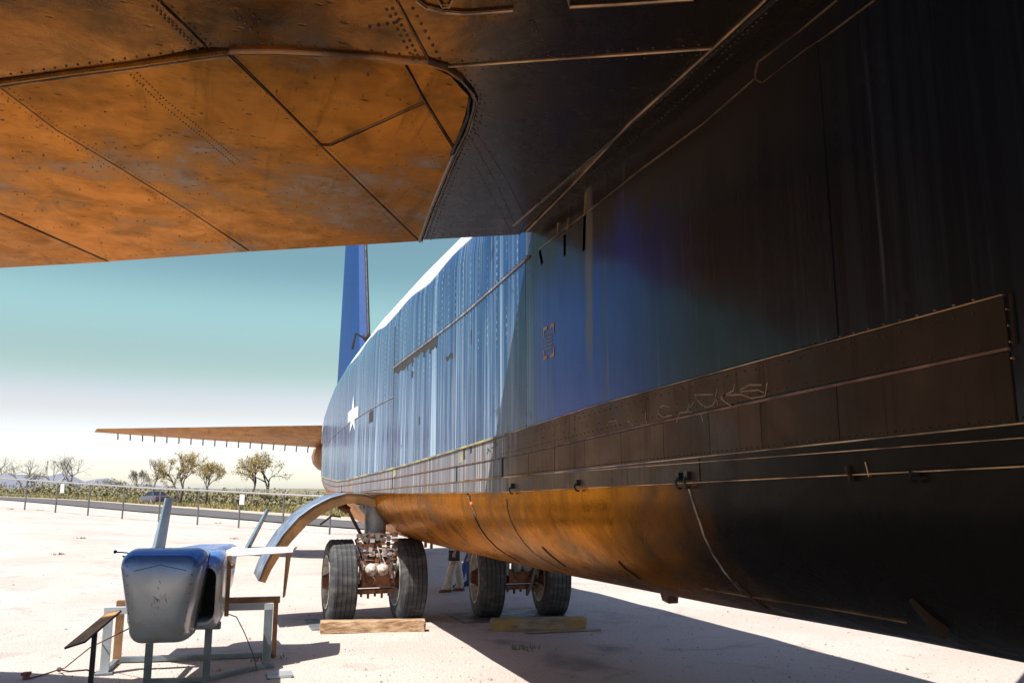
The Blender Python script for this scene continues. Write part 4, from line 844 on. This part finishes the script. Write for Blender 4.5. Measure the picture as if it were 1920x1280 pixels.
# stand
stand=empty('display_stand','grey blue welded steel frame that carries the boxy drone','stand')
def sp(n,m,f):
    mb=MB(); f(mb); return mb.build(n,m,stand)
ry=11.72
for (x,y,m) in ((-1.08,11.94,'stand_pale'),(.84,11.66,'stand')):
    sp('leg',M[m],lambda mb: mb.box((x,y,.36),(.10,.10,.72)))
    sp('foot_plate',M['stand'],lambda mb: mb.box((x,y,.012),(.2,.2,.02)))
sp('leg',M['drone_brown'],lambda mb: mb.box((-1.0,12.6,.36),(.10,.06,.72)))
sp('leg',M['drone_brown'],lambda mb: mb.box((.98,12.3,.36),(.06,.06,.72)))
sp('foot_beam',M['stand'],lambda mb: mb.bar((-.95,12.6,.04),(.98,12.3,.04),.08,.06))
sp('foot_beam',M['stand'],lambda mb: mb.bar((-1.06,12.0,.035),(-1.0,12.55,.035),.06,.05))
sp('cross_beam',M['stand_pale'],lambda mb: mb.bar((-1.13,11.945,.755),(.89,11.652,.755),.09,.08))
sp('cross_beam',M['drone_brown'],lambda mb: mb.bar((-1.05,12.6,.755),(1.03,12.29,.755),.09,.08))
for s,(x,y) in ((0,(-.545,11.2)),(1,(.11,11.05))): sp('leg',M['stand'],lambda mb: mb.box((x,y,.30),(.085,.085,.60)))
sp('cross_beam',M['stand'],lambda mb: mb.bar((-.59,11.21,.64),(.24,11.02,.64),.08,.08))
sp('brace',M['drone_brown'],lambda mb: mb.bar((.13,11.1,.62),(.26,11.75,.74),.07,.05))
sp('brace',M['stand'],lambda mb: mb.bar((-.5,11.24,.63),(-.45,11.8,.72),.07,.05))
sp('foot_beam',M['stand'],lambda mb: mb.bar((.11,11.05,.03),(.82,11.6,.03),.07,.05))
sp('foot_beam',M['stand'],lambda mb: mb.bar((-.545,11.2,.03),(.11,11.05,.03),.06,.04))
rebase(stand,(-.1,11.7,0))
g0=onz(524,1268,0); mb=MB()
root=empty('floor_grate','small grey slatted grate on the ground beside the right leg of the drone stand','grate')
for k in range(5):
    mb=MB(); mb.box((g0.x,g0.y-.12+.06*k,.03),(.30,.035,.03)); mb.build('slat',M['stand_pale'],root)
mb=MB(); mb.box((g0.x-.14,g0.y,.01),(.03,.32,.02)); mb.box((g0.x+.14,g0.y,.01),(.03,.32,.02)); mb.build('frame',M['black_metal'],root); rebase(root,(g0.x,g0.y,0))
mb=MB(); mb.tube([dl(.42,1.9,.70),Vector((.45,11.8,.62)),Vector((.56,11.75,.42)),Vector((.66,11.6,.2)),Vector((.72,11.4,.012))],.007,6); tag(mb.build('guy_cord',M['rope']),'thin dark cord hanging from the drone down to the right rear stand leg','cord','cords tying down the drone')
st_=onz(110,1262,0); st_.z=0
mb=MB(); mb.tube([dl(-.33,1.0,.78),st_+Vector((.32,.05,.28)),st_+Vector((.06,.02,.06)),st_+Vector((0,0,.05))],.008,6); mb.tube([Vector((-1.12,11.3,.14)),Vector((-1.22,11.4,.16)),Vector((-1.45,11.7,.10)),st_+Vector((0,0,.05)),st_+Vector((-.12,-.05,.02)),st_+Vector((-.22,-.18,.015)),st_+Vector((-.3,-.24,.012))],.009,6); mb.ball(st_+Vector((0,0,.05)),.03); tag(mb.build('guy_cord',M['rope']),'knotted cord running from the drone nose past the sign post to the ground','cord','cords tying down the drone')
mb=MB(); p=st_+Vector((-.32,-.26,0)); mb.tube([p+Vector((0,0,-.05)),p+Vector((.01,0,.09))],[.03,.045],8); mb.tube([p+Vector((-.05,0,.07)),p+Vector((.06,0,.08))],.02,6); tag(mb.build('ground_stake',M['red_edge']),'short rusty stake in the shadow at the end of the knotted cord','stake')
sign=empty('information_sign','tilted brown information board on a thin dark post left of the drone','sign')
a=ony(122,1216,11.0); b=ony(228,1146,11.3); c=ony(160,1204,10.85); d=ony(200,1152,11.4)
mb=MB(); nn=(b-a).cross(d-c).normalized(); nn = nn if nn.z>0 else -nn
P=[a,c,b,d]; mb.hexa([q for q in P]+[q+nn*.02 for q in P]); bd=mb.build('board',M['sign_wood'],sign)
mb=MB()
for e0,e1 in zip(P,P[1:]+P[:1]): mb.bar(e0+nn*.01,e1+nn*.01,.010,.022,tuple(nn))
mb.build('board_frame',M['black_metal'],bd)
for q in (a.lerp(b,.3),a.lerp(b,.62),a.lerp(b,.8)):
    mb=MB(); mb.ball(q-nn*.004,.010,8,4); mb.build('bolt',M['black_metal'],bd)
ctr=a.lerp(b,.52); mb=MB(); mb.box((ctr.x,ctr.y,(ctr.z-.0)/2-.1),(.055,.055,ctr.z+.2)); mb.build('post',M['black_metal'],sign); rebase(sign,(ctr.x,ctr.y,0))

# ------------------------------------------------------------------ people beyond the belly
def skin_body(name, joints, bones, radii, colour, parent, mats):
    me=bpy.data.meshes.new('tmp'); names=list(joints); idx={n:i for i,n in enumerate(names)}
    me.from_pydata([joints[n] for n in names],[(idx[a],idx[b]) for a,b in bones],[])
    o=bpy.data.objects.new('tmp',me); C.objects.link(o); md=o.modifiers.new('s','SKIN')
    for i,n in enumerate(names):
        sv=me.skin_vertices[0].data[i]; r_=radii[n]; sv.radius=r_ if isinstance(r_,tuple) else (r_,r_); sv.use_root=(n=='pelvis')
    o.modifiers.new('d','SUBSURF').levels=2
    dg=bpy.context.evaluated_depsgraph_get(); dg.update(); m2=bpy.data.meshes.new_from_object(o.evaluated_get(dg)); bpy.data.objects.remove(o)
    m2.materials.clear()
    for m in mats: m2.materials.append(m)
    for p in m2.polygons: p.material_index=colour(p.center); p.use_smooth=True
    b=bpy.data.objects.new(name,m2); C.objects.link(b); b.parent=parent; return b
def person(label, base, face, trousers, shirt, shoe, stride, wide, lean):
    root=empty('person',label,'person','visitors beyond the belly'); root.location=base; root.rotation_euler=(0,0,face)
    lx,ly=lean; s=stride; H=lambda x,y,z:(x,y,z)
    J={'pelvis':H(lx*.55,ly*.55,.94),'spine':H(lx*.75,ly*.8,1.15),'chest':H(lx*.95,ly,1.36),'neck':H(lx*1.02,ly*1.1,1.50),'head':H(lx*1.06+.02,ly*1.15,1.60),'crown':H(lx*1.05,ly*1.15,1.72)}
    Rr={'pelvis':(.155,.12),'spine':(.13,.10),'chest':(.16,.11),'neck':.055,'head':.085,'crown':.07}
    B=[('pelvis','spine'),('spine','chest'),('chest','neck'),('neck','head'),('head','crown')]
    for k,sg in (('l',1),('r',-1)):
        f=s*sg
        J['hip'+k]=H(lx*.5,ly*.5+.09*sg,.86); J['knee'+k]=H(lx*.25+f*.55+.03,.10*sg,.50); J['ankle'+k]=H(f,.10*sg,.10); J['toe'+k]=H(f+.15,.11*sg,.045)
        Rr['hip'+k]=.095; Rr['knee'+k]=.10 if wide else .072; Rr['ankle'+k]=.11 if wide else .055; Rr['toe'+k]=.04
        B+=[('pelvis','hip'+k),('hip'+k,'knee'+k),('knee'+k,'ankle'+k),('ankle'+k,'toe'+k)]
        J['sh'+k]=H(lx*.97,ly+.18*sg,1.42); J['el'+k]=H(lx*.9-.02+.04*sg,ly+.24*sg,1.13); J['wr'+k]=H(lx*.85+.10+.04*sg,ly+.22*sg,.89); J['pa'+k]=H(lx*.85+.12+.04*sg,ly+.215*sg,.82)
        Rr['sh'+k]=.06; Rr['el'+k]=.043; Rr['wr'+k]=.028; Rr['pa'+k]=.036
        B+=[('chest','sh'+k),('sh'+k,'el'+k),('el'+k,'wr'+k),('wr'+k,'pa'+k)]
        for i in range(4):
            px_,L=J['pa'+k],(.075,.085,.08,.065)[i]; n0='f%s%d'%(k,i); n1='g%s%d'%(k,i)
            J[n0]=(px_[0]-.028+.019*i,px_[1],px_[2]-.05); J[n1]=(px_[0]-.022+.019*i,px_[1]-.018*sg,px_[2]-.05-L*.8); Rr[n0]=.0095; Rr[n1]=.008; B+=[('pa'+k,n0),(n0,n1)]
        J['t'+k]=(J['pa'+k][0]+.045,J['pa'+k][1]-.01*sg,J['pa'+k][2]-.03); Rr['t'+k]=.010; B.append(('pa'+k,'t'+k))
    def col(c):
        if c.z<.075: return 3
        arm=abs(c.y-ly)>.165 and c.z<1.22
        if arm and c.z<1.2 and c.z>.6: return 2
        if c.z>1.47: return 2
        return 0 if c.z<.98 else 1
    body=skin_body('body',J,B,Rr,col,root,[trousers,shirt,M['skin'],shoe])
    for k in ('l','r'):
        a=J['ankle'+k]; mb=MB(); rows=[]
        for (dx,w_,h_) in ((-.09,.035,.05),(-.06,.048,.09),(.02,.05,.10),(.10,.052,.065),(.17,.048,.05),(.20,.03,.03)):
            rows.append([Vector((a[0]+dx+0,a[1]+w_*math.cos(q),.008+max(0,h_*.5+h_*.5*math.sin(q)))) for q in [2*math.pi*i/10 for i in range(10)]])
        mb.loft(rows); mb.build('shoe',shoe,root,smooth=True)
    h=Vector(J['head']); mb=MB(); mb.ball(h+Vector((-.012,0,.06)),(.105,.09,.105),14,8); mb.v=[v if not (v.x>h.x+.055 and v.z<h.z+.09) else Vector((h.x+.05,v.y,v.z)) for v in mb.v]; mb.build('hair',M['hair'],root,smooth=True)
    mb=MB(); mb.hexa([h+Vector(q) for q in ((.07,-.014,.0),(.105,-.012,.0),(.105,.012,.0),(.07,.014,.0),(.07,-.008,.045),(.085,-.006,.045),(.085,.006,.045),(.07,.008,.045))]); mb.build('nose',M['skin'],root)
    for sg in (-1,1):
        mb=MB(); mb.ball(h+Vector((.078,.032*sg,.045)),.011,8,5); mb.build('eye',M['black_metal'],root); mb=MB(); mb.ball(h+Vector((-.005,.092*sg,.02)),(.02,.012,.03),8,5); mb.build('ear',M['skin'],root)
    mb=MB(); mb.box(h+Vector((.08,0,-.035)),(.012,.045,.010)); mb.build('mouth',M['shoe_red'],root)
    return root
pa=onz(850,1109,0); pb=onz(872,1103,0)
person('person in loose beige trousers and dull red shoes walking beyond the belly',(pa.x+.02,pa.y,0),R(176),M['beige'],M['shirt_brown'],M['shoe_red'],.17,True,(-.12,-.02))
person('person in blue jeans walking just behind the one in beige trousers',(pb.x+.1,pb.y+.35,0),R(170),M['denim'],M['shirt_grey'],M['shoe_dark'],.10,False,(-.28,.0))
bg=ony(852,1040,pa.y-.15); mb=MB(); mb.hexa([bg+Vector(q) for q in ((-.15,-.05,-.12),(.13,-.05,-.13),(.13,.05,-.13),(-.15,.05,-.12),(-.12,-.03,.10),(.11,-.03,.11),(.11,.03,.11),(-.12,.03,.10))]); bo=empty('handbag','black shoulder bag carried by the person in beige trousers','bag'); mb.build('bag_body',M['bag'],bo,bevel=.03)
mb=MB(); mb.tube([bg+Vector((-.13,0,.05)),bg+Vector((-.02,.02,.5)),bg+Vector((.13,0,.05))],.012,6); mb.build('strap',M['bag'],bo); rebase(bo,tuple(bg-Vector((0,0,.13))))

# ------------------------------------------------------------------ fence
fence=empty('boundary_fence','long galvanised fence with slanted barbed arms between the sand lot and the road','fence')
FA=Vector((-12.5,60.9,0)); FB=Vector((5.2,41.7,0)); fd=(FB-FA).normalized(); L0=(FB-FA).length; posts=[]
k=-12
while k*2.97 < L0+34:
    p=FA+fd*(k*2.97); posts.append(Vector((p.x,p.y,gz(p.x,p.y)))); k+=1
side=Vector((-fd.y,fd.x,0)); side = side if side.y>0 else -side
for i,p in enumerate(posts):
    mb=MB(); mb.tube([p+Vector((0,0,-.2)),p+Vector((0,0,1.80))],.045,8); po=mb.build('post',M['post'],fence)
    mb=MB(); mb.tube([p+Vector((0,0,1.80)),p+side*.28+fd*.14+Vector((0,0,2.12))],.022,6); mb.build('barb_arm',M['galv'],po)
mb=MB(); mb.tube([p+Vector((0,0,1.80)) for p in posts],.050,8); mb.build('top_rail',M['galv'],fence)
for h_,o_ in ((.06,0),(1.92,.1),(2.02,.19),(2.11,.27)):
    mb=MB(); mb.tube([p+side*o_+fd*.07*(o_>0)+Vector((0,0,h_)) for p in posts],.006,4); mb.build('wire',M['galv'],fence)
rebase(fence,tuple(posts[12]))
def fpoint(x):                                             # foot of the fence at a picture column
    best=None
    for i in range(400):
        p=FA+fd*(-36+i*.25); q=p-EYE; q.z=0; s=960+F*q.dot(RT)/(q.dot(FW0)*math.cos(PITCH)); e=abs(s-x)
        if best is None or e<best[0]: best=(e,p)
    p=best[1]; return Vector((p.x,p.y,gz(p.x,p.y)))
for x,lab in ((117,'small white notice on the far left part of the fence'),(457,'small white notice on the fence in front of the forked tree')):
    p=fpoint(x)-side*.07; mb=MB(); mb.bar(p+fd*-.16+Vector((0,0,1.45)),p+fd*.16+Vector((0,0,1.45)),.02,.5); tag(mb.build('fence_notice',M['sheet']),lab,'notice','white notices on the fence')

# ------------------------------------------------------------------ car on the road
car=empty('parked_car','dark violet grey sedan driving on the road beyond the fence','car')
cp_=ong(288,945.5); nx=min(range(len(A)),key=lambda i:(A[i]-cp_).length); rd=(A[min(nx+1,len(A)-1)]-A[max(nx-1,0)]).normalized(); rd.z=0
car.name='sedan_car'
ca=math.atan2(-rd.y,-rd.x)
car.location=(cp_.x,cp_.y,gz(cp_.x,cp_.y)+.05); car.rotation_euler=(0,0,ca)
prof=[(2.3,.35,.60,.70),(2.2,.30,.74,.80),(1.4,.28,.86,.86),(.7,.26,.92,.88),(-.2,.26,.93,.88),(-1.2,.27,.95,.87),(-1.9,.30,.97,.84),(-2.25,.38,.90,.76),(-2.3,.45,.75,.70)]
mb=MB(); mb.loft([[Vector((x,-w_,z0)),Vector((x,w_,z0)),Vector((x,w_*1.02,(z0+z1)/2)),Vector((x,w_*.93,z1)),Vector((x,-w_*.93,z1)),Vector((x,-w_*1.02,(z0+z1)/2))] for x,z0,z1,w_ in prof]); mb.build('body',M['car'],car,smooth=True,angle=40)
mb=MB(); mb.hexa([(.95,-.78,.90),(.95,.78,.90),(-1.75,.78,.94),(-1.75,-.78,.94),(.1,-.58,1.38),(.1,.58,1.38),(-1.0,.58,1.40),(-1.0,-.58,1.40)]); mb.build('glasshouse',M['glass'],car)
mb=MB(); mb.hexa([(.12,-.60,1.375),(.12,.60,1.375),(-1.02,.60,1.395),(-1.02,-.60,1.395),(0,-.52,1.44),(0,.52,1.44),(-.95,.52,1.45),(-.95,-.52,1.45)]); mb.build('roof',M['car'],car)
for s in (-1,1):
    for (a_,b_) in (((.97,s*.79,.9),(.1,s*.6,1.39)),((-.35,s*.79,.92),(-.4,s*.6,1.4)),((-1.78,s*.79,.94),(-1.0,s*.6,1.41))):
        mb=MB(); mb.bar(a_,b_,.06,.06); mb.build('pillar',M['car'],car)
    for x in (1.42,-1.42):
        mb=MB(); mb.lathe([(-.1,.05),(-.1,.30),(-.08,.33),(.08,.33),(.1,.30),(.1,.05)],(x,s*.80,.33),(0,1,0),22); wv_=mb.build('wheel',M['tyre'],car,smooth=True,angle=40)
        mb=MB(); mb.lathe([(s*.105,.22),(s*.11,.19),(s*.10,.05),(s*.11,.01)],(x,s*.80,.33),(0,1,0),18); mb.build('rim',M['galv'],wv_)
    mb=MB(); mb.box((2.22,s*.58,.66),(.12,.3,.12)); mb.build('headlight',M['galv'],car); mb=MB(); mb.box((-2.27,s*.6,.80),(.08,.28,.13)); mb.build('tail_light',M['lamp'],car); mb=MB(); mb.box((.75,s*.95,.98),(.12,.16,.1)); mb.build('mirror',M['car'],car)

# ------------------------------------------------------------------ trees, scrub, grass
def tree(px_,py_,hpx,wpx,label,leaf,nleaf,bare,seed,trunks=1,leanx=0,lsz=.07,grp='trees beyond the road'):
    r=random.Random(seed); base=ong(px_,py_); dist=(base-EYE).dot(FWD); H=hpx*dist/F; W=wpx*dist/F*.5
    root=empty('mesquite_tree' if leaf!='leaf_g' else 'palo_verde_tree',label,'tree',grp); root.location=base
    tw=MB(); tips=[]
    def grow(p,d,L,rad,dep):
        pts=[p]; q=p; n=3
        for i in range(n):
            d=(d+Vector((r.gauss(0,.14),r.gauss(0,.14),r.gauss(0,.08)+.02))).normalized(); q=q+d*L/n; pts.append(q)
        tw.tube(pts,[rad*(1-.35*i/n) for i in range(n+1)],5 if dep<3 else 3,caps=False)
        if dep>=3: tips.extend(pts[1:])
        if dep<6:
            for k in range(2 if dep<1 else (3 if dep<3 else 2)):
                a=r.uniform(0,6.28); sp_=r.uniform(.35,.8); pe=d.orthogonal().normalized(); pe=Matrix.Rotation(a,3,d)@pe
                nd=(d+pe*sp_*1.15+Vector((0,0,.05))); nd.x*=W/H*1.7; nd.y*=W/H*1.7; nd.normalize(); grow(q,nd,L*r.uniform(.70,.86),rad*.62,dep+1)
    for k in range(trunks):
        d=Vector(((k-(trunks-1)/2)*.9*RT.x+leanx*RT.x+r.gauss(0,.1),(k-(trunks-1)/2)*.9*RT.y+leanx*RT.y+r.gauss(0,.1),1.2)).normalized(); grow(Vector(((k-(trunks-1)/2)*.15,0,-.1)),d,H*.23,H*.026,0)
    mx=max(v.z for v in tw.v); k_=H/mx; la=[v.x*RT.x+v.y*RT.y for v in tw.v]; kw=min(2.6,max(.5,2*W/(max(la)-min(la)))); sh=(max(la)+min(la))*.5*kw-leanx*W*.6
    def fit(p): u=min(1,max(0,p.z/mx)); q=Vector((p.x*kw,p.y*kw,p.z*k_)); return q-RT*(sh*u)
    tw.v=[fit(v) for v in tw.v]; tips=[fit(p) for p in tips]
    tw.build('trunk',M['twig'] if bare else M['bark'],root)
    cr=MB()
    for i in range(int(nleaf*2.0)):
        p=r.choice(tips)+Vector((r.gauss(0,.13),r.gauss(0,.13),r.gauss(0,.13)))
        u=Vector((r.gauss(0,1),r.gauss(0,1),r.gauss(0,1))).normalized(); v=u.orthogonal().normalized(); s=lsz*r.uniform(.6,1.4); b=len(cr.v)
        cr.v += [p-u*s,p+v*s*.6,p+u*s,p-v*s*.6]; cr.face(b,b+1,b+2,b+3)
    if nleaf: cr.build('crown',M[leaf],root)
T=[(484,952,108,118,'forked tree with thin yellow green crown standing beyond the fence near the tail','leaf_y',1500,False,3,2,0),
 (334,945,103,100,'tall golden leaved tree right of the driving car','leaf_y',2200,False,8,2,-.05),
 (383,947,80,75,'lower golden leaved tree beside the tall golden one','leaf_y',1300,False,12,1,.25),
 (130,929,80,85,'bare leaning tree with wide open twigs left of the green tree\'s trunk','leaf_d',0,True,5,1,.35),
 (104,921,62,45,'green palo verde tree beside the bare leaning tree','leaf_g',1900,False,6,2,0),
 (42,919,62,75,'bare grey tree second from the left end of the fence','leaf_d',0,True,17,2,0),
 (-4,917,66,60,'bare grey tree cut by the left edge of the picture','leaf_d',0,True,19,1,0),
 (258,930,50,46,'low dark brown green tree just left of the driving car','leaf_d',1700,False,23,2,0),
 (290,931,74,52,'slim bare tree between the dark tree and the tall golden tree','leaf_d',120,True,29,1,.1),
 (62,921,38,44,'round olive green bush tree under the bare grey tree','leaf_g',1300,False,31,2,0),
 (215,930,34,40,'small olive tree right of the bare leaning tree','leaf_g',900,False,37,2,0)]
for a in T: tree(*a)
sc=MB(); r=random.Random(44)
def leafquad(mb,p,s):
    u=Vector((r.gauss(0,1),r.gauss(0,1),r.gauss(0,1))).normalized(); v=u.orthogonal().normalized(); b=len(mb.v); mb.v += [p-u*s,p+v*s*.7,p+u*s,p-v*s*.7]; mb.face(b,b+1,b+2,b+3)
for i in range(850):
    x=r.uniform(-500,1150); u=r.random(); edge_=lerp_tab(x,[-700,-300,0,160,317,480,655,900,1300],[923,924,926,934,944,956,968,984,1008])
    base=ong(x,edge_-1); d=(base-EYE); d.z=0; dist=d.length; dn_=d.normalized(); dist2=dist+3+u*85; q=Vector((dn_.x*dist2,dn_.y*dist2,0)); q.z=gz(q.x,q.y)
    hh=r.uniform(.6,2.3)*(1.55 if x<260 else .95); wd=r.uniform(.9,2.2)
    for k in range(46):
        a=r.uniform(0,6.28); rad=wd*math.sqrt(r.random()); z=hh*r.random()**.8*(1-.5*(rad/wd)**2); leafquad(sc,q+Vector((rad*math.cos(a),rad*math.sin(a),z)),r.uniform(.11,.26))
tag(sc.build('desert_scrub',M['scrub']),'continuous band of low olive desert scrub beyond the road','scrub',kind='stuff')
gr=MB()
for i in range(15000):
    x=r.uniform(-500,1000); j=min(len(D)-2,int(r.random()*(len(D)-1))); p=D[j].lerp(D[j+1],r.random()); o=(D[j]-B[j]).normalized(); p=p+o*(r.random()**1.5*7); z=gz(p.x,p.y); h=r.uniform(.12,.55); b=len(gr.v); a=r.uniform(0,6.28); w_=r.uniform(.04,.10)
    gr.v += [Vector((p.x-w_*math.cos(a),p.y-w_*math.sin(a),z)),Vector((p.x+w_*math.cos(a),p.y+w_*math.sin(a),z)),Vector((p.x+r.gauss(0,.12),p.y+r.gauss(0,.12),z+h))]; gr.face(b,b+1,b+2)
ex=[-500+25*i for i in range(60)]; eb=[ong(x_,lerp_tab(x_,[-700,-300,0,160,317,480,655,900,1300],[923,924,926,934,944,956,968,984,1008])-1) for x_ in ex]
for i in range(15000):
    j=r.randrange(len(ex)-1); p=eb[j].lerp(eb[j+1],r.random()); d=Vector((p.x,p.y,0)).normalized(); p=p+d*(2.5+r.random()**1.4*14); z=gz(p.x,p.y); h=r.uniform(.12,.55); b=len(gr.v); a=r.uniform(0,6.28); w_=r.uniform(.06,.16)
    gr.v += [Vector((p.x-w_*math.cos(a),p.y-w_*math.sin(a),z)),Vector((p.x+w_*math.cos(a),p.y+w_*math.sin(a),z)),Vector((p.x+r.gauss(0,.15),p.y+r.gauss(0,.15),z+h))]; gr.face(b,b+1,b+2)
tag(gr.build('verge_grass',M['grass']),'strip of dry golden and green grass along the far road edge','grass',kind='stuff')
p0=ong(440,948); p1=ong(490,950); br=empty('pipe_barrier','low pale pipe barrier in the scrub beneath the forked tree','barrier')
mb=MB(); mb.tube([p0+Vector((0,0,.8)),p1+Vector((0,0,.75))],.06,6); mb.build('rail',M['galv'],br)
for p in (p0,p1):
    mb=MB(); mb.tube([p+Vector((0,0,-.1)),p+Vector((0,0,.8))],.06,6); mb.build('post',M['galv'],br)
rebase(br,tuple(p0))
